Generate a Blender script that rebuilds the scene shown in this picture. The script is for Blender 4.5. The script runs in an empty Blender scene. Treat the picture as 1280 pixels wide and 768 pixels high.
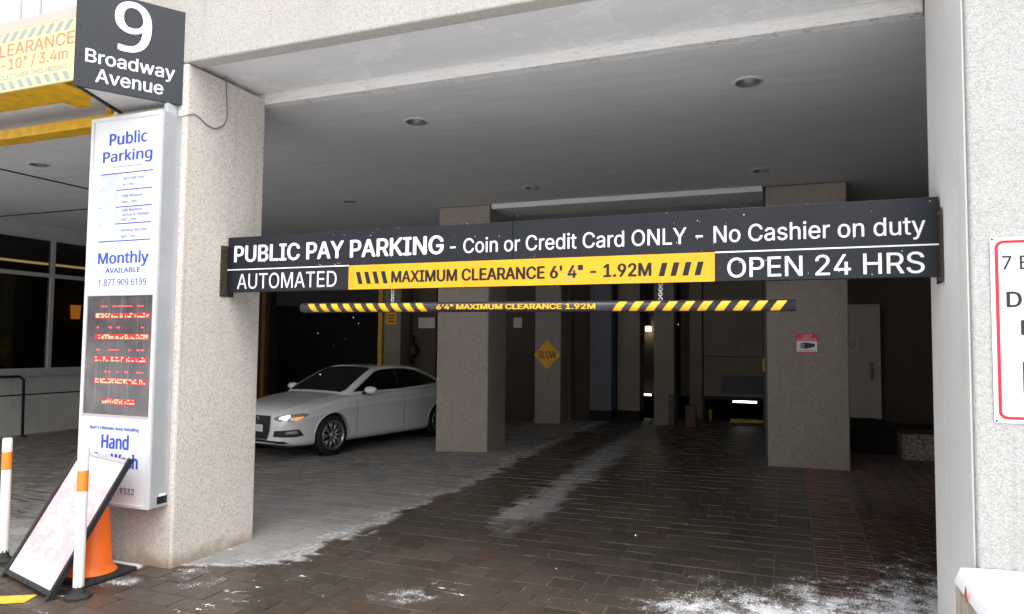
import bpy, bmesh, math, random, os
from mathutils import Vector, Matrix
from mathutils.bvhtree import BVHTree
R = math.radians
random.seed(7)
sc = bpy.context.scene
C = sc.collection

# ------------------------------------------------------------------ camera
cam_d = bpy.data.cameras.new("camera"); cam = bpy.data.objects.new("camera", cam_d); C.objects.link(cam)
yaw, pit, rol = R(21.2709), R(3.0763), R(0.5894)
fw = Vector((-math.sin(yaw)*math.cos(pit), math.cos(yaw)*math.cos(pit), math.sin(pit)))
r0 = Vector((math.cos(yaw), math.sin(yaw), 0)); u0 = r0.cross(fw)
rr = math.cos(rol)*r0 + math.sin(rol)*u0; uu = -math.sin(rol)*r0 + math.cos(rol)*u0
m3 = Matrix((rr, uu, -fw)).transposed()
cam.matrix_world = Matrix.Translation((0, 0, 1.7)) @ m3.to_4x4()
cam_d.sensor_width = 36; cam_d.sensor_fit = 'HORIZONTAL'; cam_d.lens = 878.3222/1280*36
cam_d.clip_start = 0.05; cam_d.clip_end = 2000
sc.camera = cam
sc.render.resolution_x, sc.render.resolution_y = 1024, 614

# ------------------------------------------------------------------ world, sun, exposure (overcast)
SUN_EL, SUN_AZ = R(60), R(138)          # azimuth measured clockwise from +Y: straight in front of the facade, to the right
w = bpy.data.worlds.new("World"); sc.world = w; w.use_nodes = True
wn = w.node_tree; bg = wn.nodes["Background"]
sky = wn.nodes.new("ShaderNodeTexSky"); sky.sky_type = 'NISHITA'; sky.sun_disc = False
sky.sun_elevation = SUN_EL; sky.sun_rotation = SUN_AZ; sky.air_density = 1.5; sky.dust_density = 4.0
hs = wn.nodes.new("ShaderNodeHueSaturation"); hs.inputs['Saturation'].default_value = 0.18
wn.links.new(sky.outputs[0], hs.inputs['Color']); wn.links.new(hs.outputs[0], bg.inputs['Color'])
bg.inputs['Strength'].default_value = 0.15
sd = bpy.data.lights.new("sun", 'SUN'); sd.energy = 1.2; sd.angle = R(80); sd.color = (1.0, .97, .93)
so = bpy.data.objects.new("sun", sd); C.objects.link(so)
sdir = Vector((math.sin(SUN_AZ)*math.cos(SUN_EL), math.cos(SUN_AZ)*math.cos(SUN_EL), math.sin(SUN_EL)))
so.rotation_euler = sdir.to_track_quat('Z', 'Y').to_euler(); so.location = (0, -6, 12)
vs = sc.view_settings
vs.view_transform = 'Standard'; vs.look = 'None'; vs.gamma = 1; vs.use_curve_mapping = False
vs.exposure = 0.98
sc.cycles.use_denoising = True
sc.cycles.max_bounces = 10; sc.cycles.diffuse_bounces = 6; sc.cycles.sample_clamp_indirect = 8

# ------------------------------------------------------------------ helpers
def lin(h):
    h = h.lstrip('#'); o = []
    for i in (0, 2, 4):
        c = int(h[i:i+2], 16)/255; o.append(c/12.92 if c <= .04045 else ((c+.055)/1.055)**2.4)
    return tuple(o)+(1,)
def g(v): return (v, v, v, 1)

class NT:
    """tiny node-tree writer"""
    def __init__(s, name):
        s.m = bpy.data.materials.new(name); s.m.use_nodes = True; s.t = s.m.node_tree
        s.b = s.t.nodes["Principled BSDF"]; s.out = s.t.nodes["Material Output"]
        s.tc = None
    def n(s, typ, **kw):
        nd = s.t.nodes.new(typ)
        for k, v in kw.items(): setattr(nd, k, v)
        return nd
    def put(s, sock, v):
        if isinstance(v, bpy.types.NodeSocket): s.t.links.new(v, sock)
        elif isinstance(v, tuple) and len(v) == 3 and sock.type == 'RGBA': sock.default_value = v+(1,)
        else: sock.default_value = v
    def obj(s):
        if not s.tc: s.tc = s.n("ShaderNodeTexCoord")
        return s.tc.outputs['Object']
    def pos(s): return s.n("ShaderNodeNewGeometry").outputs['Position']
    def mapping(s, v, scale): 
        nd = s.n("ShaderNodeMapping"); s.put(nd.inputs['Vector'], v); nd.inputs['Scale'].default_value = scale; return nd.outputs[0]
    def noise(s, v, scale, detail=4, rough=.55, dist=0):
        nd = s.n("ShaderNodeTexNoise"); s.put(nd.inputs['Vector'], v)
        nd.inputs['Scale'].default_value = scale; nd.inputs['Detail'].default_value = detail
        nd.inputs['Roughness'].default_value = rough; nd.inputs['Distortion'].default_value = dist
        return nd.outputs['Fac']
    def voro(s, v, scale, feature='F1'):
        nd = s.n("ShaderNodeTexVoronoi"); nd.feature = feature; s.put(nd.inputs['Vector'], v); nd.inputs['Scale'].default_value = scale; return nd
    def math(s, op, a, b=0.0, c=0.0, clamp=False):
        nd = s.n("ShaderNodeMath", operation=op, use_clamp=clamp)
        for i, v in enumerate((a, b, c)): s.put(nd.inputs[i], v)
        return nd.outputs[0]
    def ramp(s, f, stops, interp='LINEAR'):
        nd = s.n("ShaderNodeValToRGB"); cr = nd.color_ramp; cr.interpolation = interp
        while len(cr.elements) < len(stops): cr.elements.new(.5)
        for e, (p, c) in zip(cr.elements, stops): e.position = p; e.color = c if len(c) == 4 else tuple(c)+(1,)
        s.put(nd.inputs[0], f); return nd.outputs[0]
    def step(s, v, a, b):
        nd = s.n("ShaderNodeMapRange"); nd.interpolation_type = 'SMOOTHSTEP'
        s.put(nd.inputs[0], v); nd.inputs[1].default_value = a; nd.inputs[2].default_value = b
        nd.inputs[3].default_value = 0; nd.inputs[4].default_value = 1
        return nd.outputs[0]
    def mix(s, f, a, b, mode='MIX'):
        nd = s.n("ShaderNodeMix", data_type='RGBA', blend_type=mode)
        s.put(nd.inputs[0], f); s.put(nd.inputs[6], a); s.put(nd.inputs[7], b); return nd.outputs[2]
    def bump(s, h, strength=.3, dist=.01):
        nd = s.n("ShaderNodeBump"); nd.inputs['Strength'].default_value = strength; nd.inputs['Distance'].default_value = dist
        s.put(nd.inputs['Height'], h); s.put(s.b.inputs['Normal'], nd.outputs[0])
    def done(s, col=None, rough=None, metal=None, spec=None):
        if col is not None: s.put(s.b.inputs['Base Color'], col)
        if rough is not None: s.put(s.b.inputs['Roughness'], rough)
        if metal is not None: s.put(s.b.inputs['Metallic'], metal)
        if spec is not None: s.put(s.b.inputs['Specular IOR Level'], spec)
        return s.m

def plain(name, col, rough=.5, metal=0.0, var=.08, scale=6, coat=0, bump=0, spec=.5):
    """paint / metal / plastic with a little dirt and gloss variation"""
    t = NT(name); v = t.obj(); n = t.noise(v, scale, 5, .6); f = t.noise(v, scale*9, 3)
    a = tuple(c*(1-var) for c in col[:3]); b = tuple(min(1, c*(1+var)) for c in col[:3])
    c = t.ramp(n, [(.3, a), (.7, b)])
    t.done(c, t.math('ADD', t.math('MULTIPLY', f, .2), rough-.1), metal, spec)
    if coat: t.b.inputs['Coat Weight'].default_value = coat; t.b.inputs['Coat Roughness'].default_value = .08
    if bump: t.bump(f, bump, .003)
    return t.m
def emit(name, col, strength):
    t = NT(name); t.done(col, .5); t.put(t.b.inputs['Emission Color'], col); t.b.inputs['Emission Strength'].default_value = strength; return t.m
def aggregate(name, light, mid, dark, scale=95, big=1.0, stain=None):
    """exposed-aggregate concrete"""
    t = NT(name); v = t.obj()
    vo = t.voro(v, scale); cell = t.n("ShaderNodeSeparateColor"); t.put(cell.inputs[0], vo.outputs['Color'])
    c = t.ramp(cell.outputs[0], [(0, dark), (.10, tuple(x*.8 for x in mid)), (.5, mid), (1, light)])
    vb = t.voro(v, scale*.42); cb_ = t.n("ShaderNodeSeparateColor"); t.put(cb_.inputs[0], vb.outputs['Color'])
    c = t.mix(t.math('MULTIPLY', t.step(cb_.outputs[1], .80, .95), .45), c, light); c = t.mix(t.math('MULTIPLY', t.step(cb_.outputs[0], .90, .97), .40), c, dark)
    n = t.noise(v, 1.3*big, 5, .6); n2 = t.noise(v, 260, 2)
    c = t.mix(t.step(n, .3, .75), c, tuple(x*.80 for x in mid), 'MIX') if False else t.mix(.55, c, t.ramp(n, [(.3, tuple(x*.72 for x in mid)), (.7, light)]), 'MULTIPLY') if False else t.mix(t.math('MULTIPLY', t.step(n, .42, .75), .30), c, tuple(x*.75 for x in mid))
    # pits and dark spots
    pit = t.voro(v, 9); p = t.step(pit.outputs['Distance'], .075, .05); pr = t.noise(v, 3.1, 2)
    p = t.math('MULTIPLY', p, t.step(pr, .56, .60)); c = t.mix(t.math('MULTIPLY', p, .8), c, tuple(x*.35 for x in dark))
    # vertical drip marks
    ms = t.mapping(v, (11, 11, .5)); d = t.step(t.noise(ms, 1.0, 5, .65), .55, .74)
    c = t.mix(t.math('MULTIPLY', d, .36), c, tuple(x*.55 for x in mid))
    if stain:
        z = t.n("ShaderNodeSeparateXYZ"); t.put(z.inputs[0], v)
        s_ = t.math('MULTIPLY', t.step(t.math('ADD', z.outputs[2], t.math('MULTIPLY', t.noise(v, 6, 4), -.25)), .02, -.13), .75)
        c = t.mix(s_, c, stain)
    t.done(c, .88, 0, .3)
    h = t.math('ADD', t.math('MULTIPLY', vo.outputs['Distance'], -1.0), t.math('MULTIPLY', n2, .5)); t.bump(h, .55, .006)
    return t.m

class MB:
    """mesh builder: shapes in world coordinates, one object per build()"""
    def __init__(s): s.bm = bmesh.new(); s.smooth = set(); s.mi = 0
    def _new(s, verts, faces, smooth=False):
        vv = [s.bm.verts.new(v) for v in verts]; out = []
        for f in faces:
            try: q = s.bm.faces.new([vv[i] for i in f])
            except ValueError: continue
            q.smooth = smooth; q.material_index = s.mi; out.append(q)
        return vv, out
    def box(s, x0, x1, y0, y1, z0, z1, bev=0, seg=2, M=None):
        v = [Vector((x, y, z)) for z in (z0, z1) for y in (y0, y1) for x in (x0, x1)]
        if M: v = [M @ p for p in v]
        vv, ff = s._new(v, [(0, 2, 3, 1), (4, 5, 7, 6), (0, 1, 5, 4), (2, 6, 7, 3), (0, 4, 6, 2), (1, 3, 7, 5)])
        if bev:
            es = list({e for f in ff for e in f.edges})
            r = bmesh.ops.bevel(s.bm, geom=es, offset=bev, segments=seg, affect='EDGES', profile=.5)
            for f in r['faces']: f.smooth = False; f.material_index = s.mi
        return s
    def prism(s, pts, d0, d1, frame):
        """outline pts (u,v) in frame (o,ux,uz,n), extruded from n*d0 to n*d1"""
        o, ux, uz, n = frame
        a = [o+ux*u+uz*v+n*d0 for u, v in pts]; b = [o+ux*u+uz*v+n*d1 for u, v in pts]; k = len(pts)
        s._new(a+b, [tuple(range(k))[::-1], tuple(range(k, 2*k))]+[(i, (i+1) % k, k+(i+1) % k, k+i) for i in range(k)]); return s
    def tube(s, pts, rad, seg=10, cap=True, smooth=True):
        pts = [Vector(p) for p in pts]; rads = rad if isinstance(rad, (list, tuple)) else [rad]*len(pts)
        rings = []; prev = None
        for i, p in enumerate(pts):
            t = (pts[min(i+1, len(pts)-1)]-pts[max(i-1, 0)]).normalized()
            if prev is None: a = t.orthogonal().normalized()
            else: a = (prev-t*prev.dot(t)).normalized()
            prev = a; b = t.cross(a)
            rings.append([p+(a*math.cos(2*math.pi*k/seg)+b*math.sin(2*math.pi*k/seg))*rads[i] for k in range(seg)])
        v = [q for r_ in rings for q in r_]; f = []
        for i in range(len(rings)-1):
            for k in range(seg): f.append((i*seg+k, i*seg+(k+1) % seg, (i+1)*seg+(k+1) % seg, (i+1)*seg+k))
        vv, ff = s._new(v, f, smooth)
        if cap:
            for base in (0, (len(rings)-1)*seg):
                q = s.bm.faces.new([vv[base+k] for k in range(seg)]); q.material_index = s.mi
        return s
    def lathe(s, prof, M=None, seg=32, smooth=True, a0=0, a1=2*math.pi):
        """profile (r,z) about local z"""
        M = M or Matrix(); full = abs(a1-a0-2*math.pi) < 1e-6; ns = seg if full else seg+1
        v = [M @ Vector((r*math.cos(a0+(a1-a0)*k/seg), r*math.sin(a0+(a1-a0)*k/seg), z)) for r, z in prof for k in range(ns)]
        f = []
        for i in range(len(prof)-1):
            for k in range(seg if full else ns-1):
                k2 = (k+1) % ns; f.append((i*ns+k, i*ns+k2, (i+1)*ns+k2, (i+1)*ns+k))
        s._new(v, f, smooth); return s
    def torus(s, c, R_, r_, M=None, seg=24, s2=8):
        M = M or Matrix(); v = []
        for i in range(seg):
            for j in range(s2):
                a, b = 2*math.pi*i/seg, 2*math.pi*j/s2
                v.append(Vector(c)+M @ Vector(((R_+r_*math.cos(b))*math.cos(a), (R_+r_*math.cos(b))*math.sin(a), r_*math.sin(b))))
        s._new(v, [(i*s2+j, ((i+1) % seg)*s2+j, ((i+1) % seg)*s2+(j+1) % s2, i*s2+(j+1) % s2) for i in range(seg) for j in range(s2)], True); return s
    def quad(s, a, b, c, d): s._new([a, b, c, d], [(0, 1, 2, 3)]); return s
    def build(s, name, mats, parent=None, origin=None, recalc=True):
        if recalc: bmesh.ops.recalc_face_normals(s.bm, faces=s.bm.faces[:])
        o = Vector(parent.matrix_world.translation) if parent else Vector(origin or (0, 0, 0))
        if parent:
            mi = MW[parent.name].inverted(); s.bm.transform(mi)
        elif origin: bmesh.ops.translate(s.bm, verts=s.bm.verts[:], vec=-o)
        me = bpy.data.meshes.new(name); s.bm.to_mesh(me); s.bm.free()
        for m in (mats if isinstance(mats, (list, tuple)) else [mats]): me.materials.append(m)
        ob = bpy.data.objects.new(name, me); C.objects.link(ob)
        if parent: ob.parent = parent; MW[ob.name] = MW[parent.name].copy()
        elif origin: ob.location = o; MW[ob.name] = Matrix.Translation(o)
        else: MW[ob.name] = Matrix()
        return ob
MW = {}
def tag(o, label=None, cat=None, group=None, kind=None):
    if label: o['label'] = label
    if cat: o['category'] = cat
    if group: o['group'] = group
    if kind: o['kind'] = kind
    return o
def thing(name, label, cat, loc, rz=0, group=None):
    o = bpy.data.objects.new(name, None); C.objects.link(o); o.location = loc; o.rotation_euler = (0, 0, rz)
    o.empty_display_size = .1
    MW[o.name] = Matrix.Translation(loc) @ Matrix.Rotation(rz, 4, 'Z')
    return tag(o, label, cat, group)
def copy_tree(o, loc=None, label=None, parent=None):
    c = o.copy(); C.objects.link(c)
    if parent: c.parent = parent
    if loc: c.location = loc
    if label: c['label'] = label
    for ch in list(o.children): copy_tree(ch, parent=c)
    return c
def frame(o, ux, n=None):
    ux = Vector(ux).normalized(); uz = Vector((0, 0, 1)); n = Vector(n) if n else ux.cross(uz)
    return (Vector(o), ux, uz, n.normalized())
def facing(Y): return frame((0, Y, 0), (1, 0, 0), (0, -1, 0))

import numpy as np
from mathutils.geometry import delaunay_2d_cdt
FONTS = {'sans': None, 'humanist': None}
for key, fn in (('sans', "Inter.woff2"), ('humanist', "NotoSansHebrew-Regular.woff2")):
    try:
        for base in (bpy.utils.resource_path('LOCAL'), bpy.utils.resource_path('SYSTEM')):
            p = os.path.join(base, "datafiles", "fonts", fn)
            if os.path.exists(p): FONTS[key] = bpy.data.fonts.load(p); break
    except Exception: pass
def text_loops(s_, font):
    """glyph outlines of a line of text as directed closed loops"""
    cu = bpy.data.curves.new("txt", 'FONT'); cu.body = s_; cu.size = 1; cu.fill_mode = 'NONE' if hasattr(cu, 'fill_mode') else cu.fill_mode; cu.resolution_u = 4
    if FONTS[font]: cu.font = FONTS[font]
    cu.dimensions = '3D'; cu.fill_mode = 'HALF'
    cu.dimensions = '2D'; cu.fill_mode = 'NONE'
    ob = bpy.data.objects.new("txt", cu); C.objects.link(ob)
    dg = bpy.context.evaluated_depsgraph_get(); dg.update()
    me = bpy.data.meshes.new_from_object(ob.evaluated_get(dg)); bpy.data.objects.remove(ob); bpy.data.curves.remove(cu)
    nxt = {e.vertices[0]: e.vertices[1] for e in me.edges}
    # edges of a closed spline run v0->v1->...->vn and close with (v0,vn) or (vn,v0)
    co = [v.co.xy.copy() for v in me.vertices]; par = list(range(len(co)))
    def find(i):
        while par[i] != i: par[i] = par[par[i]]; i = par[i]
        return i
    for e in me.edges: par[find(e.vertices[0])] = find(e.vertices[1])
    groups = {}
    for i in range(len(co)): groups.setdefault(find(i), []).append(i)
    bpy.data.meshes.remove(me)
    return [np.array([tuple(co[i]) for i in sorted(ix)]) for ix in groups.values() if len(ix) > 2]
def winding(P, loops):
    wn_ = np.zeros(len(P), int)
    for L in loops:
        a_, b_ = L, np.roll(L, -1, 0)
        for (x0, y0), (x1, y1) in zip(a_, b_):
            if y0 == y1: continue
            c = (x1-x0)*(P[:, 1]-y0)-(P[:, 0]-x0)*(y1-y0)
            if y0 < y1: wn_ += ((P[:, 1] >= y0) & (P[:, 1] < y1) & (c > 0))
            else: wn_ -= ((P[:, 1] >= y1) & (P[:, 1] < y0) & (c < 0))
    return wn_
def text_tris(s_, font, bold):
    loops = sorted(text_loops(s_, font), key=lambda L: L[:, 0].min()); clusters = []
    for L in loops:
        if clusters and L[:, 0].min() < clusters[-1][1]-1e-4: clusters[-1][0].append(L); clusters[-1][1] = max(clusters[-1][1], L[:, 0].max())
        else: clusters.append([[L], L[:, 0].max()])
    V, T = [], []
    sh = [(0, 0)] if not bold else [(-bold, 0), (bold, 0), (0, -bold*.5), (0, bold*.5)]
    for ls, _ in clusters:
        ls = [L+np.array(d) for L in ls for d in sh]
        pts = [Vector((float(x), float(y))) for L in ls for x, y in L]; ed = []; k = 0
        for L in ls: n_ = len(L); ed += [(k+i, k+(i+1) % n_) for i in range(n_)]; k += n_
        r_ = delaunay_2d_cdt(pts, ed, [], 0, 1e-5)
        v = np.array([tuple(p) for p in r_[0]]); t_ = [f for f in r_[2]]
        if not t_: continue
        cen = np.array([v[list(f)].mean(0) for f in t_]); wn_ = winding(cen, ls); base = len(V); V += [tuple(p) for p in v]
        T += [tuple(base+i for i in f) for f, q in zip(t_, wn_) if q != 0]
    return np.array(V), T
_cap = {}
def text(s_, x0, x1, z0, z1, fr, mat, parent, bold=0.0, off=.001, name='lettering', thick=.0012, font='sans'):
    """lettering fitted between x0..x1 with baseline z0 and capital height up to z1 on a frame"""
    if (font, bold) not in _cap: h, _ = text_tris("H", font, bold); _cap[(font, bold)] = (h[:, 1].min(), h[:, 1].max())
    lo, hi = _cap[(font, bold)]; V, T = text_tris(s_, font, bold); xa, xb = V[:, 0].min(), V[:, 0].max()
    o, ux, uz, n = fr; used = sorted({i for f in T for i in f}); ix = {i: k for k, i in enumerate(used)}
    pos = [(x0+(V[i][0]-xa)/(xb-xa)*(x1-x0), z0+(V[i][1]-lo)/(hi-lo)*(z1-z0)) for i in used]
    k = len(used); vv = [o+ux*u+uz*z_+n*(off+thick) for u, z_ in pos]+[o+ux*u+uz*z_+n*off for u, z_ in pos]
    fs = []; cnt = {}
    for f in T:
        f = [ix[i] for i in f]; fs.append(tuple(f))
        for a_, b_ in zip(f, f[1:]+f[:1]): cnt.setdefault((min(a_, b_), max(a_, b_)), []).append((a_, b_))
    fs += [(a_, b_, b_+k, a_+k) for l in cnt.values() if len(l) == 1 for a_, b_ in l]
    mb = MB(); mb._new(vv, fs); return mb.build(name, mat, parent)
def rect(x0, x1, z0, z1, fr, d0, d1, mat, parent, name):
    return MB().prism([(x0, z0), (x1, z0), (x1, z1), (x0, z1)], d0, d1, fr).build(name, mat, parent)

def hz(X, Y):
    """driveway height: level at the entrance, rising a little into the garage, ramp down at the back"""
    if X <= -5.8: s_ = .002
    elif X < -4.6: s_ = .002+(X+5.8)/1.2*.020
    else: s_ = min(.04, .022+.0037*(X+4.6))
    return s_*min(max(Y-4.9, 0), 5.1)

# ------------------------------------------------------------------ materials
M = {}
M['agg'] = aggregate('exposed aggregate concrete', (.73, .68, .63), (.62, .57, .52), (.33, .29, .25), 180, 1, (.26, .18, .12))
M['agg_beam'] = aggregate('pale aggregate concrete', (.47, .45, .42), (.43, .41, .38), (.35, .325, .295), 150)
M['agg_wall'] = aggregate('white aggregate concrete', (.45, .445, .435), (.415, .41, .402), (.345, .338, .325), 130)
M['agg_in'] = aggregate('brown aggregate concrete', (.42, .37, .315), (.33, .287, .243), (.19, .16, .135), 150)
M['granite'] = aggregate('speckled granite', (.50, .46, .40), (.26, .23, .20), (.06, .05, .045), 60)

def m_ceiling(name, base, streak, stain=False):
    t = NT(name); v = t.obj()
    n = t.noise(t.mapping(v, (.6, 5, 1)), 2.2, 6, .65); n2 = t.noise(v, .9, 4)
    c = t.mix(t.step(n, .35, .75), base, tuple(x*streak for x in base))
    c = t.mix(t.math('MULTIPLY', t.step(n2, .5, .75), .35), c, tuple(x*.8 for x in base))
    if stain:
        e = t.noise(v, 1.1, 5, .6, .4); ring = t.math('MULTIPLY', t.step(e, .515, .53), t.step(e, .56, .535))
        c = t.mix(t.math('MULTIPLY', ring, .28), c, (.86, .85, .83)); c = t.mix(t.math('MULTIPLY', t.step(e, .54, .50), .12), c, (.50, .50, .52))
    t.done(c, .7, 0, .3); t.bump(t.noise(v, 25, 4), .12, .006); return t.m
M['ceil'] = m_ceiling('grey painted ceiling', (.60, .60, .60), .88)
M['soffit'] = m_ceiling('stained white soffit paint', (.70, .70, .70), .94, True)
def m_peel():
    t = NT('peeling white paint'); v = t.obj(); n = t.noise(t.mapping(v, (1, 1, 4)), 5, 7, .7, .3)
    c = t.mix(t.step(n, .60, .68), (.66, .65, .63), (.55, .52, .49))
    k = t.noise(t.mapping(v, (.8, 1, 22)), 3.5, 5, .65); z = t.n("ShaderNodeSeparateXYZ"); t.put(z.inputs[0], v)
    c = t.mix(t.math('MULTIPLY', t.step(t.math('ABSOLUTE', t.math('SUBTRACT', k, .5)), .010, .003), .7), c, (.24, .12, .08))
    t.done(c, .75); t.bump(n, .5, .01); return t.m
M['peel'] = m_peel()
def m_wall(name, col, joint=None):
    t = NT(name); v = t.obj(); n = t.noise(v, 1.1, 6, .65); f = t.noise(v, 35, 3); d = t.noise(t.mapping(v, (6, 6, .4)), 1, 5)
    c = t.ramp(n, [(.3, tuple(x*.75 for x in col)), (.7, col)]); c = t.mix(t.math('MULTIPLY', t.step(d, .55, .8), .4), c, tuple(x*.5 for x in col))
    t.done(c, .85, 0, .25); t.bump(f, .25, .004); return t.m
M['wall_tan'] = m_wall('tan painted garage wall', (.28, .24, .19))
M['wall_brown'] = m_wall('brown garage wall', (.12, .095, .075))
M['wall_dark'] = m_wall('very dark mottled wall', (.05, .045, .04))  # very dark base tone with random mottling and streaks
M['wall_blue'] = m_wall('blue grey painted column', (.17, .18, .20))
M['base_dark'] = m_wall('black painted skirting', (.02, .02, .02))
M['stone_panel'] = m_wall('grey stone panel', (.52, .51, .49))
M['plaster'] = m_wall('grey plaster', (.50, .49, .48))
def m_jamb():  # finish is smooth; extra paleness stands in for light on the inner face
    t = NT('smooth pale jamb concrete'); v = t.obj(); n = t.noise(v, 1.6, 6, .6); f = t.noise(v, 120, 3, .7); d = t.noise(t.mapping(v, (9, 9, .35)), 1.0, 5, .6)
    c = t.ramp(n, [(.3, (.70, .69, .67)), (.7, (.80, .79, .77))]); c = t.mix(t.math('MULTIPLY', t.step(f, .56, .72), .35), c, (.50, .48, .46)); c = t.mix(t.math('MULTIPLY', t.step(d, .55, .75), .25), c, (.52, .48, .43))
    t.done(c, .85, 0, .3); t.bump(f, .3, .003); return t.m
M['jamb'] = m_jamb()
def m_planter():
    t = NT('stained planter concrete'); v = t.obj(); n = t.noise(v, 4, 6, .65); d = t.noise(t.mapping(v, (8, 8, .8)), 1.2, 5, .65)
    c = t.ramp(n, [(.3, (.36, .31, .25)), (.7, (.52, .48, .42))]); c = t.mix(t.math('MULTIPLY', t.step(d, .48, .68), .75), c, (.22, .14, .08)); t.done(c, .88); t.bump(n, .4, .01); return t.m
M['planter'] = m_planter()
M['white_panel'] = plain('white facade panel', (.66, .66, .67), .35, 0, .03)
M['black'] = plain('black powder coat', (.012, .013, .016), .45, 0, .2)
M['sign_black'] = plain('charcoal sign face', (.009, .0105, .0155), .42, 0, .25, 3, 0, 0, .35)
M['sign_slate'] = plain('slate grey sign face', (.018, .021, .029), .45, 0, .12, 3, 0, 0, .4)
M['white_vinyl'] = plain('white vinyl lettering', (.80, .81, .82), .5, 0, .04)
M['yellow_vinyl'] = plain('yellow vinyl', (.80, .37, .004), .45, 0, .06, 4)
M['yellow_beam'] = plain('scuffed yellow paint', (.56, .31, .008), .5, 0, .22, 9)
M['yellow_bar'] = plain('yellow reflective stripe', (.80, .42, .01), .4, 0, .12, 15)
M['bar_black'] = plain('scuffed black pipe', (.022, .024, .030), .32, 0, .35, 14)
M['rust'] = plain('rusty bracket', (.055, .038, .030), .7, .2, .4, 30)
M['rust_post'] = plain('brown orange post', (.20, .085, .015), .6, 0, .2)
M['chain'] = plain('zinc chain', (.55, .56, .58), .35, .9, .1, 40)
M['alu'] = plain('brushed aluminium', (.50, .52, .55), .42, .35, .05, 5)
M['alu_dark'] = plain('grey window frame', (.46, .46, .46), .5, .3, .08)
M['box_white'] = plain('white sign face', (.66, .67, .69), .4, 0, .015)
M['blue'] = plain('blue lettering', (.020, .055, .42), .5, 0, .05)
M['navy'] = plain('navy lettering', (.035, .045, .20), .5, 0, .05)
M['pale_blue'] = plain('faded blue print', (.10, .13, .42), .5, 0, .05)
M['lilac'] = plain('pale lilac print', (.46, .49, .64), .5, 0, .08, 14)
M['orange'] = plain('orange plastic', (.90, .15, .008), .5, 0, .1, 5)
M['post_white'] = plain('white plastic post', (.74, .74, .73), .45, 0, .05, 5)
M['post_orange'] = plain('orange reflective band', (.85, .22, .02), .4, 0, .05)
M['rubber'] = plain('black rubber', (.018, .018, .018), .75, 0, .3, 12)
M['red'] = plain('red print', (.72, .012, .03), .45, 0, .05)
M['black_print'] = plain('black print', (.012, .010, .016), .5, 0, .1)
M['pink_board'] = None
def m_board():
    t = NT('faded pink poster'); v = t.obj(); n = t.noise(v, 9, 6, .7); m = t.noise(t.mapping(v, (3, 3, 14)), 3, 5, .7)
    z = t.n("ShaderNodeSeparateXYZ"); t.put(z.inputs[0], v)
    k = t.math('MULTIPLY', t.step(z.outputs[2], .06, .2), t.step(z.outputs[2], .76, .62))
    f = t.math('MULTIPLY', t.math('MULTIPLY', t.step(t.math('ADD', n, t.math('MULTIPLY', m, .6)), .60, .86), .80), k)
    c = t.mix(t.math('MULTIPLY', k, .5), (.74, .74, .76), (.74, .58, .59)); c = t.mix(f, c, (.74, .34, .37)); t.done(c, .35); return t.m
M['pink_board'] = m_board()
M['clear_yellow'] = plain('faded pale yellow board', (.62, .57, .30), .5, 0, .04)
M['clear_red'] = plain('faded red print', (.66, .20, .12), .5, 0, .06)
M['clear_pink'] = plain('faded pink band', (.64, .40, .36), .5, 0, .06)
M['clear_grey'] = plain('faded grey print', (.28, .31, .33), .5, 0, .05)
M['slow'] = plain('amber sign sheet', (.88, .40, .008), .5, 0, .1)
M['door'] = plain('beige painted door', (.60, .53, .46), .55, 0, .06)
M['steel'] = plain('dull steel', (.30, .29, .27), .4, .8, .1)
M['paper'] = plain('pale notice', (.62, .61, .60), .6, 0, .05)
M['dark_box'] = plain('dark metal cabinet', (.03, .03, .03), .5, 0, .2)
M['dark_red'] = plain('dark red cabinet', (.07, .008, .007), .5, 0, .2)
M['cable'] = plain('grey cable', (.14, .14, .14), .6, 0, .1)
M['yellow_road'] = plain('worn yellow road paint', (.78, .40, .03), .7, 0, .25, 25)
M['lamp_can'] = plain('downlight can', (.20, .20, .20), .35, .5, .1)
M['lamp_trim'] = plain('downlight trim', (.52, .52, .52), .5, 0, .05)
M['lamp_glass'] = plain('dark lamp lens', (.08, .08, .085), .15, 0, .1)
M['tube_lit'] = emit('lit fluorescent tube', (1, .97, .92, 1), 2.5)
M['wall_lamp_lit'] = emit('lit wall lamp lens', (1, .82, .5, 1), 6)
M['sconce_lit'] = emit('lit amber sconce shade', (1, .30, .03, 1), .34)
M['cove_lit'] = emit('lit warm cove strip', (1, .60, .24, 1), .4)
M['led'] = emit('red display diode', (1, .03, .03, 1), 2.4)
M['led_core'] = emit('bright red display diode', (1, .10, .06, 1), 5)
M['led_glow'] = emit('dim red row glow', (.5, .006, .015, 1), .17)
def m_snow():
    t = NT('fresh snow'); v = t.obj(); t.done((.86, .87, .90), .6, 0, .3); t.bump(t.noise(v, 14, 6, .6), .35, .02); return t.m
M['snow'] = m_snow()
def m_screen():
    t = NT('scratched screen with painted reflection'); v = t.obj(); s1 = t.noise(t.mapping(v, (46, 1, 1.1)), 1.6, 3); n = t.noise(v, 4, 4)
    c = t.ramp(n, [(.35, (.035, .032, .040)), (.65, (.095, .080, .080))]); c = t.mix(t.math('MULTIPLY', t.step(s1, .56, .74), .5), c, (.26, .26, .28))  # mottled grey-brown stands in for mirrored street buildings; streaks are scratches
    t.done(c, .12, 0, .8); return t.m
M['screen'] = m_screen()
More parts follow.
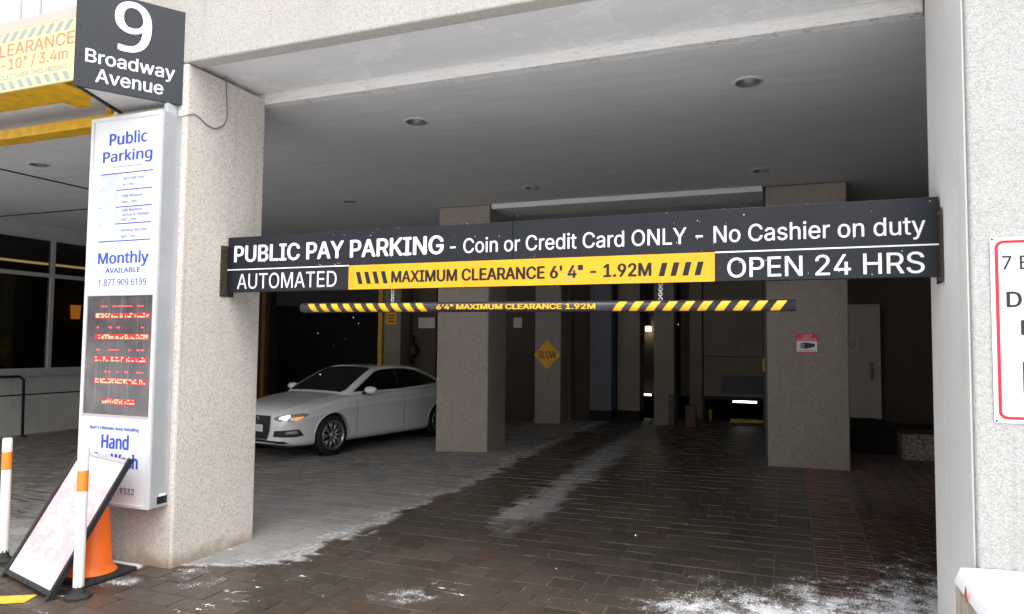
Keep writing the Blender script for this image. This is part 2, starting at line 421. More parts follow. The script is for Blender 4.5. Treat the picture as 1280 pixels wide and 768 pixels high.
def m_glass(name, tint=(.8, .85, .85), refl=1.0):
    t = NT(name); tr = t.n("ShaderNodeBsdfTransparent"); gl = t.n("ShaderNodeBsdfGlossy"); fr = t.n("ShaderNodeFresnel"); mx = t.n("ShaderNodeMixShader")
    tr.inputs[0].default_value = tint+(1,); gl.inputs['Roughness'].default_value = .02; gl.inputs[0].default_value = g(refl); fr.inputs[0].default_value = 1.5
    t.put(mx.inputs[0], fr.outputs[0]); t.put(mx.inputs[1], tr.outputs[0]); t.put(mx.inputs[2], gl.outputs[0]); t.put(t.out.inputs[0], mx.outputs[0]); return t.m
M['glass'] = m_glass('window glass', (.62, .66, .64))

# ------------------------------------------------------------------ ground
def m_ground(name, bricks=True):
    t = NT(name); P = t.pos(); xyz = t.n("ShaderNodeSeparateXYZ"); t.put(xyz.inputs[0], P); X, Y = xyz.outputs[0], xyz.outputs[1]
    flat = t.n("ShaderNodeCombineXYZ"); t.put(flat.inputs[0], X); t.put(flat.inputs[1], Y); F = flat.outputs[0]
    nL = t.noise(F, 1.3, 5, .6); nM = t.noise(t.mapping(F, (2.2, 9, 1)), 1.6, 6, .7); nF = t.noise(F, 42, 5, .7); nS = t.noise(t.mapping(F, (1, 2.2, 1)), 6.5, 6, .68)
    wob = t.math('ADD', t.math('MULTIPLY', t.math('SUBTRACT', nL, .5), .34), t.math('MULTIPLY', t.math('SUBTRACT', nM, .5), .50))
    if bricks:
        at = t.n("ShaderNodeAttribute", attribute_name="pav"); ac = t.n("ShaderNodeSeparateColor"); t.put(ac.inputs[0], at.outputs['Color']); rnd, zone = ac.outputs[0], ac.outputs[1]
        wob = t.math('ADD', wob, t.math('MULTIPLY', t.math('SUBTRACT', rnd, .5), .20))
    wob = t.math('ADD', wob, t.math('MULTIPLY', t.math('SUBTRACT', nF, .5), .16))
    Xw = t.math('ADD', X, wob)
    # left edge of the damp lane
    e = t.math('MULTIPLY', t.math('MAXIMUM', t.math('SUBTRACT', 7.0, Y), 0), -.06)
    q = t.math('MAXIMUM', t.math('SUBTRACT', 4.62, Y), 0); q = t.math('MULTIPLY', t.math('MULTIPLY', q, q), -3.4)
    edge = t.math('ADD', t.math('ADD', e, q), -3.45)
    wet = t.step(t.math('SUBTRACT', Xw, edge), -.03, .05)
    # dry strip between the wheel tracks
    st = t.math('ABSOLUTE', t.math('SUBTRACT', t.math('ADD', X, t.math('MULTIPLY', wob, .8)), -2.39))
    strip = t.math('MULTIPLY', t.step(st, .30, .12), t.step(t.math('ADD', Y, t.math('MULTIPLY', wob, 3)), 5.9, 6.7))
    wet = t.math('MULTIPLY', wet, t.math('SUBTRACT', 1, t.math('MULTIPLY', strip, .95)))
    # damp spots on the dry side
    sp = t.math('MULTIPLY', t.step(t.noise(t.mapping(F, (1.6, 4, 1)), 1.5, 6, .7), .60, .68), .8)
    dist = t.math('ADD', t.math('POWER', t.math('ADD', X, 5.2), 2), t.math('POWER', t.math('MULTIPLY', t.math('SUBTRACT', Y, 6.9), 2.2), 2))
    spz = t.math('MULTIPLY', sp, t.math('ADD', t.step(dist, 2.2, .4), .12, 0, True)); wet = t.math('MAXIMUM', wet, spz)
    lw = t.math('MULTIPLY', t.step(t.math('ADD', X, wob), -6.2, -7.0), t.math('ADD', t.math('MULTIPLY', t.step(nM, .40, .60), .6), .25)); wet = t.math('MAXIMUM', wet, lw)
    # drier paving farther to the right inside
    rd = t.math('MULTIPLY', t.math('MULTIPLY', t.step(t.math('ADD', X, wob), -.75, -.2), t.step(Y, 7.2, 9.0)), .55)
    wet = t.math('MULTIPLY', wet, t.math('SUBTRACT', 1, rd))
    if bricks:
        grey = t.ramp(rnd, [(0, (.105, .098, .090)), (.3, (.150, .143, .137)), (.6, (.175, .168, .160)), (.85, (.215, .205, .195)), (1, (.18, .130, .100))])
        red = t.ramp(rnd, [(0, (.21, .090, .060)), (.6, (.30, .125, .085)), (1, (.20, .11, .085))])
        herr = t.ramp(rnd, [(0, (.10, .075, .065)), (.55, (.15, .10, .085)), (.62, (.27, .10, .07)), (1, (.24, .10, .075))])
        base = t.mix(t.step(zone, .2, .3), grey, red); base = t.mix(t.step(zone, .7, .8), base, herr)
    else: base = (.24, .23, .22)
    base = t.mix(t.step(nF, .3, .75), base, t.mix(.5, base, (.36, .34, .32)))
    salt = t.math('MULTIPLY', t.math('ADD', t.math('MULTIPLY', t.step(nL, .3, .7), .45), .22), 1.0)
    deep = t.math('MULTIPLY', t.step(X, -5.0, -6.2), .6); salt = t.math('MULTIPLY', salt, t.math('SUBTRACT', 1, t.math('MAXIMUM', deep, t.math('MULTIPLY', t.step(Y, 5.2, 7.5), .72)))); salt = t.math('MAXIMUM', salt, t.math('MULTIPLY', strip, .45)); dry = t.mix(salt, base, (.29, .29, .295))
    dry = t.mix(t.math('MULTIPLY', t.step(nM, .50, .72), .35), dry, (.17, .165, .16))
    wetc = t.mix(1.0, base, (.27, .228, .19), 'MULTIPLY')
    wetc = t.mix(t.math('MULTIPLY', t.step(t.noise(F, .8, 4), .40, .66), .5), wetc, t.mix(1.0, base, (.42, .34, .26), 'MULTIPLY'))
    if not bricks: wetc = t.mix(t.step(nL, .38, .66), t.mix(t.step(X, .60, .63), (.080, .069, .058), (.24, .215, .19)), t.mix(t.step(X, .60, .63), (.20, .182, .162), (.34, .31, .28)))
    spk = t.math('ADD', t.math('MULTIPLY', t.noise(F, 150, 3, .8), 1.1), t.math('MULTIPLY', t.noise(t.mapping(F, (1, 2, 1)), 11, 6, .75), .9)); wetc = t.mix(1.0, wetc, t.ramp(spk, [(.72, g(.55)), (1.0, g(1.0)), (1.0, g(1.0))]), 'MULTIPLY'); wetc = t.mix(t.math('MULTIPLY', t.step(spk, 1.06, 1.24), .5), wetc, (.17, .15, .125)); dry = t.mix(1.0, dry, t.ramp(spk, [(.70, g(.66)), (.98, g(1.0)), (1.25, g(1.0))]), 'MULTIPLY'); dry = t.mix(t.math('MULTIPLY', t.step(spk, 1.05, 1.25), .4), dry, (.34, .33, .32)); col = t.mix(wet, dry, wetc)
    # salt rim along the dry edge
    rim = t.math('MULTIPLY', t.step(t.math('ABSOLUTE', t.math('ADD', t.math('SUBTRACT', Xw, edge), .10)), .13, .02), .45)
    rim = t.math('MULTIPLY', rim, t.step(t.noise(F, 22, 4), .42, .62)); col = t.mix(rim, col, (.66, .66, .66))
    # snow: drifting in from the street, flecks caught in the joints
    line = t.math('SUBTRACT', t.math('ADD', 5.12, t.math('MULTIPLY', X, .62)), Y)
    left = t.step(X, -1.7, -.6); cover = t.math('MULTIPLY', t.step(line, -2.3, 1.5), left); fine = t.math('ADD', t.math('MULTIPLY', t.math('ADD', t.math('MULTIPLY', t.noise(F, 3.2, 4, .6), .55), t.math('MULTIPLY', t.noise(F, 12, 5, .75), .45)), .50), t.math('MULTIPLY', t.noise(t.mapping(F, (1, 1.5, 1)), 60, 4, .85), .52))
    fleck = t.math('ADD', t.math('MULTIPLY', nS, .75), t.math('MULTIPLY', t.noise(t.mapping(F, (1, 1.7, 1)), 34, 4, .7), .38))
    sv = t.math('ADD', fine, t.math('MULTIPLY', cover, .30)); s1 = t.math('MULTIPLY', t.step(sv, .700, .722), t.step(cover, .0, .06))
    out = t.step(Y, 5.3, 4.3)
    few = t.math('MULTIPLY', t.step(t.math('ADD', fleck, t.math('MULTIPLY', t.noise(F, 1.9, 3), .5)), .965 if bricks else .90, 1.02 if bricks else .96), out)
    # swept piles near the pillar foot and one in the lane
    def blob(cx, cy, r, k): 
        d = t.math('ADD', t.math('POWER', t.math('SUBTRACT', X, cx), 2), t.math('POWER', t.math('MULTIPLY', t.math('SUBTRACT', Y, cy), 1.5), 2))
        return t.math('MULTIPLY', t.step(d, r*r, 0), k)
    bl = t.math('MAXIMUM', blob(-2.42, 4.24, .42, .20), blob(-4.0, 3.98, .55, .19)); bl = t.math('MAXIMUM', bl, blob(-4.75, 3.98, .34, .36)); bl = t.math('MAXIMUM', bl, blob(-4.45, 3.72, .35, .22))
    s2 = t.step(t.math('ADD', fine, bl), .72, .76)
    far = t.math('MULTIPLY', t.step(Y, 2.7, 1.6), t.step(t.math('ADD', fleck, .22), .5, .7))
    snow = t.math('MAXIMUM', t.math('MAXIMUM', s1, few), t.math('MAXIMUM', s2, far))
    col = t.mix(snow, col, (.84, .85, .88))
    ro = t.math('ADD', t.math('MULTIPLY', wet, -.42), t.math('ADD', t.math('MULTIPLY', nF, .15), .74)); ro = t.math('MAXIMUM', ro, t.math('MULTIPLY', snow, .7))
    t.done(col, ro, 0, .45)
    h = t.math('ADD', t.math('ADD', nF, t.math('MULTIPLY', nM, .6)), t.math('MULTIPLY', snow, 1.2)); t.bump(h, .45, .006); return t.m
M['paver'] = m_ground('clay and concrete pavers'); M['joint'] = m_ground('sanded paver joints', False)
def m_street():
    t = NT('snowy street asphalt'); v = t.pos(); n = t.noise(v, .35, 6, .6); f = t.noise(v, 5, 6)
    c = t.mix(t.step(t.math('ADD', n, t.math('MULTIPLY', f, .3)), .66, .82), (.74, .75, .77), (.14, .14, .14)); t.done(c, .8); return t.m
M['street'] = m_street()

GX0, GX1, GY0, GY1 = -16.5, 4.5, -2.0, 15.4
mb = MB(); nx, ny = 70, 60
vv = [[mb.bm.verts.new((GX0+(GX1-GX0)*i/nx, GY0+(GY1-GY0)*j/ny, hz(GX0+(GX1-GX0)*i/nx, GY0+(GY1-GY0)*j/ny)-.0055)) for i in range(nx+1)] for j in range(ny+1)]
for j in range(ny):
    for i in range(nx): mb.bm.faces.new((vv[j][i], vv[j][i+1], vv[j+1][i+1], vv[j+1][i]))
tag(mb.build('driveway', M['joint']), kind='structure')
mb = MB(); B = 900; z = -.03
for a, b, c, d in ((-B, B, -B, GY0), (-B, GX0, GY0, GY1), (GX1, B, GY0, GY1), (-B, GX0, GY1, B), (GX1, B, GY1, B), (GX0, GX1, 24, B)):
    mb.quad((a, c, z), (b, c, z), (b, d, z), (a, d, z))
tag(mb.build('ground', M['street']), kind='structure')
# ramp going down at the back of the garage
mb = MB(); mb.quad((GX0, 15.4, .0), (-3.6, 15.4, .0), (-3.6, 24, .0), (GX0, 24, 0)); mb.quad((.6, 15.4, .2), (4.5, 15.4, .2), (4.5, 24, .2), (.6, 24, .2))
mb.quad((-3.6, 15.4, .14), (.6, 15.4, .19), (.6, 19, -1.1), (-3.6, 19, -1.1)); mb.quad((-3.6, 19, -1.1), (.6, 19, -1.1), (.6, 24, -1.1), (-3.6, 24, -1.1))
mb.quad((-3.6, 15.4, .14), (-3.6, 24, .14), (-3.6, 24, -1.1), (-3.6, 15.4, -1.1)); mb.quad((.6, 15.4, .2), (.6, 24, .2), (.6, 24, -1.1), (.6, 15.4, -1.1))
tag(mb.build('ramp', M['wall_dark']), kind='structure')

# pavers: every block its own bevelled top
def brick(bm, lay, corners, zone, gap=.0022, bev=.003):
    c = sum((Vector(p) for p in corners), Vector((0, 0)))/4; rnd = random.random(); dz = random.uniform(-.002, .002); tx, ty = random.uniform(-.018, .018), random.uniform(-.018, .018)
    def pt(p, inset, z):
        d = Vector(p)-c; k = Vector((d.x*(1-inset/max(abs(d.x), .02)) if abs(d.x) > 1e-4 else 0, d.y*(1-inset/max(abs(d.y), .02)) if abs(d.y) > 1e-4 else 0)) if zone != 1.0 else d*(1-inset/.08)
        q = c+k; return (q.x, q.y, hz(q.x, q.y)+z+dz+d.x*tx+d.y*ty)
    lo = [bm.verts.new(pt(p, gap, -.010)) for p in corners]; hi = [bm.verts.new(pt(p, gap+bev, 0)) for p in corners]
    fs = [bm.faces.new(hi)]+[bm.faces.new((lo[i], lo[(i+1) % 4], hi[(i+1) % 4], hi[i])) for i in range(4)]
    for f in fs:
        for l in f.loops: l[lay] = (rnd, zone, 0, 1)
def clear(x, y):   # under the big columns nothing is laid
    return not ((-5.08 < x < -4.33 and 4.1 < y < 4.94) or (x > .85 and 3.95 < y < 4.83) or (-4.95 < x < -4.14 and 9.67 < y < 10.4) or (-.22 < x < .7 and 9.7 < y < 10.5))
mb = MB(); lay = mb.bm.loops.layers.float_color.new("pav")
y = 1.4; row = 0; BW, BH = .25, .19
while y < 15.2:
    x = -12.6+(BW/2 if row % 2 else 0)
    while x < -.1-.02:
        x1 = min(x+BW, -.1)
        if clear(x+BW/2, y+.1): brick(mb.bm, lay, [(x, y), (x1, y), (x1, y+BH), (x, y+BH)], 0)
        x += BW
    if clear(.05, y+.1): brick(mb.bm, lay, [(-.1, y), (.2, y), (.2, y+BH), (-.1, y+BH)], 0)
    y += BH; row += 1
y = 1.4
while y < 15.2:
    for xa in (.2, .41):
        if clear(xa+.1, y+.03): brick(mb.bm, lay, [(xa, y), (xa+.21, y), (xa+.21, y+.07), (xa, y+.07)], .5, .003, .003)
    y += .07
h2 = bmesh.new(); lay2 = h2.loops.layers.float_color.new("pav"); a = .105
ca = math.cos(R(45)); 
def rot45(p): return (2.2+(p[0]*ca-p[1]*ca), 8+(p[0]*ca+p[1]*ca))
for i in range(-75, 76):
    for j in range(-75, 76):
        k = (i-j) % 4
        if k == 0: q = [(i*a, j*a), ((i+2)*a, j*a), ((i+2)*a, (j+1)*a), (i*a, (j+1)*a)]
        elif k == 3: q = [(i*a, j*a), ((i+1)*a, j*a), ((i+1)*a, (j+2)*a), (i*a, (j+2)*a)]
        else: continue
        q = [rot45(p) for p in q]; cx, cy = sum(p[0] for p in q)/4, sum(p[1] for p in q)/4
        if .5 < cx < 4.2 and 1.6 < cy < 15 and clear(cx, cy): brick(h2, lay2, q, 1.0, .007, .002)
bmesh.ops.bisect_plane(h2, geom=h2.verts[:]+h2.edges[:]+h2.faces[:], plane_co=(.623, 0, 0), plane_no=(-1, 0, 0), clear_outer=True)
tmp = bpy.data.meshes.new("h"); h2.to_mesh(tmp); h2.free(); mb.bm.from_mesh(tmp); bpy.data.meshes.remove(tmp)
tag(mb.build('paving', M['paver'], recalc=False), kind='structure')

# worn yellow line at lower left
mb = MB(); pts = [(-4.66, 3.31), (-4.60, 3.19), (-4.80, 3.06), (-5.5, 2.62), (-5.56, 2.74), (-4.9, 3.17)]
mb.prism(pts, .004, .007, (Vector((0, 0, 0)), Vector((1, 0, 0)), Vector((0, 1, 0)), Vector((0, 0, 1)))); tag(mb.build('painted_line', M['yellow_road']), kind='structure')

# ------------------------------------------------------------------ building shell
def pillar(name, x0, x1, y0, y1, z0, z1, mat, label, group=None, bev=.018):
    t_ = MB().box(x0, x1, y0, y1, z0, z1, bev, 2).build(name, mat, origin=((x0+x1)/2, (y0+y1)/2, z0)); return tag(t_, label, 'pillar', group)
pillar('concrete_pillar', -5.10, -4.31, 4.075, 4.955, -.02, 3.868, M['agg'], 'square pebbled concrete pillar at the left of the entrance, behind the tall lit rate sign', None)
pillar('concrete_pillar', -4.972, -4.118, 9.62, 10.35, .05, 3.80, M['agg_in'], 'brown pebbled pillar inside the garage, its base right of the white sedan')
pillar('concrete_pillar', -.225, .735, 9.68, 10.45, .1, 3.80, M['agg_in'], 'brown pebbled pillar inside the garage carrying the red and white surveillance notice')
MB().box(-.252, -.228, 9.70, 9.95, .16, 3.80).build('edge_strip', M['black'], bpy.data.objects['concrete_pillar.002'])
# entrance wall on the right
wr = thing('entrance_wall', 'pale pebbled wall at the right edge, with the red bordered sign on it', 'wall', (.825, 3.93, 0))
MB().box(.832, 9, 3.93, 4.866, -.03, 7.5, .016, 3).build('wall_face', M['agg_wall'], wr)
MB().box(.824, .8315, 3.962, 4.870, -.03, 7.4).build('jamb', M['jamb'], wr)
# facade beam over the entrance: front face, drip lip
fb = thing('facade_beam', 'pale pebbled concrete beam across the top of the entrance', 'beam', (-4.3, 4.075, 3.87))
MB().box(-5.2, .822, 4.075, 4.215, 3.872, 7.5, .012).build('beam_face', M['agg_beam'], fb)
MB().box(-16.5, .822, 4.217, 4.90, 3.905, 7.5).build('soffit', M['soffit'], fb)
MB().box(-4.306, .822, 4.93, 5.02, 3.813, 3.99).build('step_face', M['peel'], fb)
MB().box(-16.5, -4.312, 4.93, 5.02, 3.813, 3.99).build('step_face', M['peel'], fb)
MB().box(-16.5, .822, 4.902, 4.928, 3.93, 7.5).build('soffit_edge', M['soffit'], fb)
# white panelled facade above the left bay
fp = thing('facade_panel', 'white facade panels with thin dark mullions behind the clearance board', 'facade', (-10, 4.06, 3.9))
MB().box(-16.5, -5.205, 4.06, 4.21, 3.88, 7.5).build('panel', M['white_panel'], fp)
for x in (-6.25, -5.995, -8.2, -7.2, -10.2, -12.2): MB().box(x-.007, x+.007, 4.045, 4.058, 3.9, 7.5).build('mullion', M['alu_dark'], fp)

# ceiling with round holes for the downlights
LAMPS = [(-.26, 5.79), (-3.25, 5.79), (-8.37, 5.72), (-.254, 8.79), (-3.15, 8.78), (-6.03, 8.79), (-8.9, 8.79), (-11.3, 5.75)]
cu = MB()
for lx, ly in LAMPS: cu.lathe([(0, 3.6), (.096, 3.6), (.096, 3.93), (0, 3.93)], Matrix.Translation((lx, ly, 0)), 28)
bmesh.ops.remove_doubles(cu.bm, verts=cu.bm.verts[:], dist=1e-5)
cut = cu.build('cutter', M['ceil'])
def boolean(base, cutter):
    md = base.modifiers.new("b", 'BOOLEAN'); md.object = cutter; md.operation = 'DIFFERENCE'; md.solver = 'EXACT'
    dg = bpy.context.evaluated_depsgraph_get(); me = bpy.data.meshes.new_from_object(base.evaluated_get(dg)); base.modifiers.clear()
    old = base.data; base.data = me; bpy.data.meshes.remove(old)
ce = MB().box(-12.9, 4.2, 5.022, 21.5, 3.812, 4.10).build('ceiling', M['ceil']); boolean(ce, cut); bpy.data.objects.remove(cut); tag(ce, kind='structure')
dl_lab = ['round recessed downlight in the ceiling, above the words No Cashier', 'round recessed downlight in the ceiling, above the words PAY PARKING', 'recessed downlight in the left bay ceiling, left of the tall rate sign',
  'small recessed downlight close to the pillar with the surveillance notice', 'small recessed downlight right of the top of the brown pillar', 'small recessed downlight in the dim ceiling left of the brown pillar top',
  'recessed downlight deep in the left bay, hidden behind the front pillar', 'recessed downlight at the far left of the left bay']
d0 = thing('downlight', dl_lab[0], 'downlight', (LAMPS[0][0], LAMPS[0][1], 3.81), 0, 'downlights in the garage ceiling')
T0 = Matrix.Translation((LAMPS[0][0], LAMPS[0][1], 0))
MB().lathe([(.0945, 3.80), (.0945, 3.92), (.0, 3.922)], T0, 28).build('can', M['lamp_can'], d0)
MB().lathe([(.092, 3.806), (.118, 3.806), (.120, 3.811)], T0, 28).build('trim_ring', M['lamp_trim'], d0)
MB().lathe([(.0, 3.87), (.06, 3.872), (.085, 3.895), (.085, 3.915)], T0, 24).build('lens', M['lamp_glass'], d0)
for i, (lx, ly) in enumerate(LAMPS[1:6]): copy_tree(d0, (lx, ly, 3.81), dl_lab[i+1])
# dropped beam between the inner pillars
tag(MB().box(-4.10, -.26, 9.64, 10.3, 3.735, 3.810, .006).build('ceiling_beam', M['soffit'], origin=(-2.2, 9.64, 3.735)), 'pale shallow beam under the ceiling between the two brown pillars', 'beam')
# ceiling joints in the left bay
mb = MB(); mb.box(-13, -9.02, 7.93, 7.96, 3.80, 3.811); mb.box(-9.05, -9.02, 5.3, 7.93, 3.80, 3.811)
tag(mb.build('ceiling_joint', M['black']), kind='structure')

# back of the garage
def wall(name, x0, x1, y0, y1, z0, z1, mat, label, cat='wall', group=None):
    return tag(MB().box(x0, x1, y0, y1, z0, z1).build(name, mat, origin=((x0+x1)/2, y0, z0)), label, cat, group)
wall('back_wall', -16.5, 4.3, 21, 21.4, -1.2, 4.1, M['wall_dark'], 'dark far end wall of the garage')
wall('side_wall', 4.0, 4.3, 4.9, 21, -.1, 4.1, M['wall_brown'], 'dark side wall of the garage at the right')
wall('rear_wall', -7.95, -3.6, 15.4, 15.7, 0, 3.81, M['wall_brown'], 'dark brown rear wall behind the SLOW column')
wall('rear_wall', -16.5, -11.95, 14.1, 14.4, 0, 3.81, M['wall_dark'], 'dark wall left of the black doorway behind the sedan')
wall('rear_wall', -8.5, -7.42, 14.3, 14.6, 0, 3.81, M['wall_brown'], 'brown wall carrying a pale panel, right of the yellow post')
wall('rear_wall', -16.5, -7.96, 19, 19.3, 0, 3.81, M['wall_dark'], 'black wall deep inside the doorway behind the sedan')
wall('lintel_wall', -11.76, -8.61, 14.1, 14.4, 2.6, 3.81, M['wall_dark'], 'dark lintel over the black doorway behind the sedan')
rw = thing('ramp_wall', 'tan wall over the ramp opening, with a dark window and a level joint', 'wall', (-.5, 15.5, .66))
MB().box(-1.63, .6, 15.5, 15.72, .66, 3.81).build('wall_panel', M['wall_tan'], rw)
MB().box(-1.63, .6, 15.494, 15.499, 1.49, 1.505).build('joint', M['wall_dark'], rw)
MB().box(-1.28, -.1, 15.47, 15.498, .73, 1.10).build('window', M['dark_box'], rw)
MB().box(-1.66, .6, 15.3, 15.498, .60, .66).build('ledge', M['wall_dark'], rw)
wall('lit_wall', -3.60, -2.80, 18, 18.3, .5, 3.81, M['wall_tan'], 'tan wall lit by the small wall lamp')
wall('rear_wall', -2.4, -1.7, 17.6, 17.8, 0.5, 3.81, M['wall_tan'], 'tan wall strip between two dark columns left of the ramp')
pillar('concrete_column', -4.82, -4.26, 13.7, 14.25, 0.08, 3.81, M['agg_in'], 'dark pebbled column carrying the amber diamond sign', None)
pillar('square_column', -4.45, -4.29, 14.5, 14.8, .1, 3.81, M['wall_tan'], 'thin tan column just right of the amber diamond sign')
def footed(x0, x1, y0, y1, mat, label):
    t_ = thing('square_column', label, 'pillar', ((x0+x1)/2, y0, .12)); MB().box(x0, x1, y0, y1, .34, 3.81, .01).build('shaft', mat, t_)
    MB().box(x0+.004, x1-.004, y0+.004, y1-.004, .10, .338).build('black_base', M['base_dark'], t_); return t_
footed(-3.87, -3.40, 14.5, 15.0, M['wall_blue'], 'wide blue grey column with a black foot at the back')
footed(-3.34, -2.86, 14.8, 15.3, M['wall_tan'], 'tan column with a black foot, left of the lit wall lamp')
pillar('square_column', -2.44, -2.04, 14.05, 14.45, .1, 3.81, M['wall_tan'], 'tan column right of the lit wall lamp')
pillar('square_column', -1.93, -1.66, 15.5, 15.9, .1, 3.81, M['wall_tan'], 'narrow tan column at the left of the ramp wall')
MBp = MB().box(-2.13, -2.02, 13.92, 14.04, .12, .76, .01).build('machine_post', M['dark_box'], origin=(-2.07, 13.98, .12)); tag(MBp, 'black waist high post in front of the tan column', 'post')
tag(MB().box(-1.83, -1.62, 14.0, 14.2, .15, .57, .012).build('red_cabinet', M['dark_red'], origin=(-1.72, 14.1, .15)), 'small dark red cabinet at the left of the ramp', 'cabinet')
tag(MB().tube([(-1.45, 15, .15), (-1.45, 15, .42)], .035).build('bollard', M['yellow_beam'], origin=(-1.45, 15, .15)), 'short yellow bollard by the dark ramp opening', 'bollard')
tag(MB().box(-1.06, -.3, 14.95, 15.05, .15, .25, .02).build('wheel_stop', M['yellow_beam'], origin=(-.7, 15, .15)), 'yellow kerb at the head of the ramp', 'kerb')
tag(MB().box(-.40, -.27, 14.0, 14.12, .15, 3.8).build('steel_post', M['wall_brown'], origin=(-.33, 14, .15)), 'narrow post with yellow marks beside the surveillance pillar', 'post')
MB().box(-.405, -.275, 13.985, 13.998, 1.25, 1.5).build('yellow_mark', M['yellow_vinyl'], bpy.data.objects['steel_post'])
# doorway posts behind the car
yp = tag(MB().box(-8.61, -8.50, 13.75, 13.85, .05, 3.81, .008).build('yellow_post', M['yellow_beam'], origin=(-8.55, 13.8, .05)), 'yellow post at the right of the black doorway', 'post')
tag(MB().box(-11.90, -11.80, 13.75, 13.85, .05, 3.81, .008).build('yellow_post', M['rust_post'], origin=(-11.85, 13.8, .05)), 'brown orange post at the left of the black doorway', 'post')
pillar('square_column', -8.46, -8.02, 13.75, 14.2, .05, 3.81, M['wall_tan'], 'tan column beside the yellow post behind the sedan')
def notice(name, x0, x1, z0, z1, Y, mat, label, lines=None, cat='sign', line_mat=None):
    fr = facing(Y); t_ = thing(name, label, cat, ((x0+x1)/2, Y, z0)); rect(x0, x1, z0, z1, fr, .002, .010, mat, t_, 'plate')
    for s_, a, b, c, d in (lines or []): text(s_, a, b, c, d, fr, line_mat or M['black_print'], t_, .01, .0115)
    return t_
nt = notice('warning_plate', -8.40, -8.13, 2.13, 2.40, 13.75, M['yellow_vinyl'], 'upper yellow warning plate on the column behind the sedan')
for zz in (2.33, 2.27, 2.20): rect(-8.35, -8.18, zz-.015, zz+.01, facing(13.75), .011, .013, M['black_print'], nt, 'printed_line')
nt = notice('warning_plate', -8.40, -8.13, 1.62+.72, 1.62+.02+.72, 13.6, M['yellow_vinyl'], 'x') if False else None
ep = thing('wall_cabinet', 'pale flat panel on the brown wall right of the yellow post', 'cabinet', (-7.64, 14.29, 2.05))
rect(-7.85, -7.43, 2.06, 2.30, facing(14.3), .002, .05, M['paper'], ep, 'cover')
hr = thing('hose_reel', 'black hose reel hanging on the wall right of the yellow post', 'hose reel', (-8.1, 14.2, 1.3))
MB().lathe([(.02, -.06), (.16, -.06), (.16, -.04), (.10, -.03), (.10, .03), (.16, .04), (.16, .06), (.02, .06)], Matrix.Translation((-7.98, 14.18, 1.55)) @ Matrix.Rotation(R(90), 4, 'X'), 20).build('reel', M['dark_box'], hr)
MB().box(-8.01, -7.95, 14.2, 14.29, 1.28, 1.9).build('bracket', M['dark_box'], hr)
notice('wall_notice', -5.95, -5.74, 2.1, 2.34, 15.4, M['paper'], 'small pale notice on the wall left of the amber diamond sign')
# slow sign
sl = thing('slow_sign', 'amber diamond sign reading SLOW on a dark column', 'sign', (-4.53, 13.69, 1.5)); fr = facing(13.7)
MB().prism([(-4.545, 1.505-.30), (-4.545+.285, 1.505), (-4.545, 1.505+.30), (-4.545-.285, 1.505)], .004, .012, fr).build('plate', M['slow'], sl)
text("SLOW", -4.735, -4.355, 1.435, 1.575, fr, M['black_print'], sl, .015, .0125)
# lamps
wl = thing('wall_lamp', 'small lit lamp high on the tan wall at the back', 'wall lamp', (-3.28, 17.9, 2.1))
MB().box(-3.36, -3.20, 17.82, 17.99, 2.10, 2.26, .01).build('housing', M['dark_box'], wl); MB().box(-3.30, -3.17, 17.79, 17.90, 2.08, 2.20, .02).build('lens', M['wall_lamp_lit'], wl)
def tube_light(x0, x1, Y, z, label):
    t_ = thing('tube_light', label, 'tube light', ((x0+x1)/2, Y, z), 0, 'lit tube lights by the ramp')
    MB().box(x0-.03, x1+.03, Y-.05, Y+.05, z+.025, z+.07).build('housing', M['alu_dark'], t_); MB().tube([(x0, Y, z), (x1, Y, z)], .022).build('tube', M['tube_lit'], t_)
tube_light(-1.14, -.62, 17, .45, 'lit tube light above the dark ramp, left of the surveillance pillar')
tube_light(-3.36, -3.10, 17.5, .50, 'short lit tube light low between two columns under the wall lamp')

# right alcove: raised landing, door, planter
wall('alcove_wall', .74, 4.0, 13.0, 13.3, 0, 3.81, M['wall_brown'], 'dark brown wall behind the beige door at the right')
tag(MB().box(.76, 1.62, 11.3, 12.99, .1, .54, .12, 4).build('landing', M['base_dark'], origin=(1.2, 12, .1)), 'black raised landing in front of the beige door', 'landing')
dr = thing('door', 'beige metal door behind the surveillance pillar', 'door', (1.15, 12.99, .56))
MB().box(.80, 1.40, 12.95, 12.985, .56, 2.38, .004).build('leaf', M['door'], dr); MB().box(1.402, 1.45, 12.93, 12.995, .55, 2.43, .004).build('jamb', M['door'], dr); MB().box(.78, 1.40, 12.93, 12.995, 2.384, 2.43, .004).build('head', M['door'], dr)
MB().box(1.28, 1.345, 12.925, 12.949, 1.18, 1.48, .004).build('lock_plate', M['steel'], dr); MB().tube([(1.31, 12.92, 1.22), (1.31, 12.88, 1.24), (1.31, 12.88, 1.42), (1.31, 12.92, 1.44)], .012).build('handle', M['steel'], dr)
dn = notice('door_notice', .98, 1.125, 1.64, 1.90, 12.948, M['paper'], 'small pale prohibition notice on the beige door')
MB().torus((1.04, 12.934, 1.77), .045, .006, Matrix.Rotation(R(90), 4, 'X')).build('prohibition_ring', M['red'], dn)
pl = thing('granite_planter', 'low speckled granite planter inside at the right of the garage', 'planter', (2.1, 11, .2))
MB().box(1.46, 3.2, 10.86, 11.6, .2, .56, .01).build('body', M['granite'], pl); MB().box(1.40, 3.2, 10.80, 11.65, .562, .62, .01).build('cap', M['wall_dark'], pl)
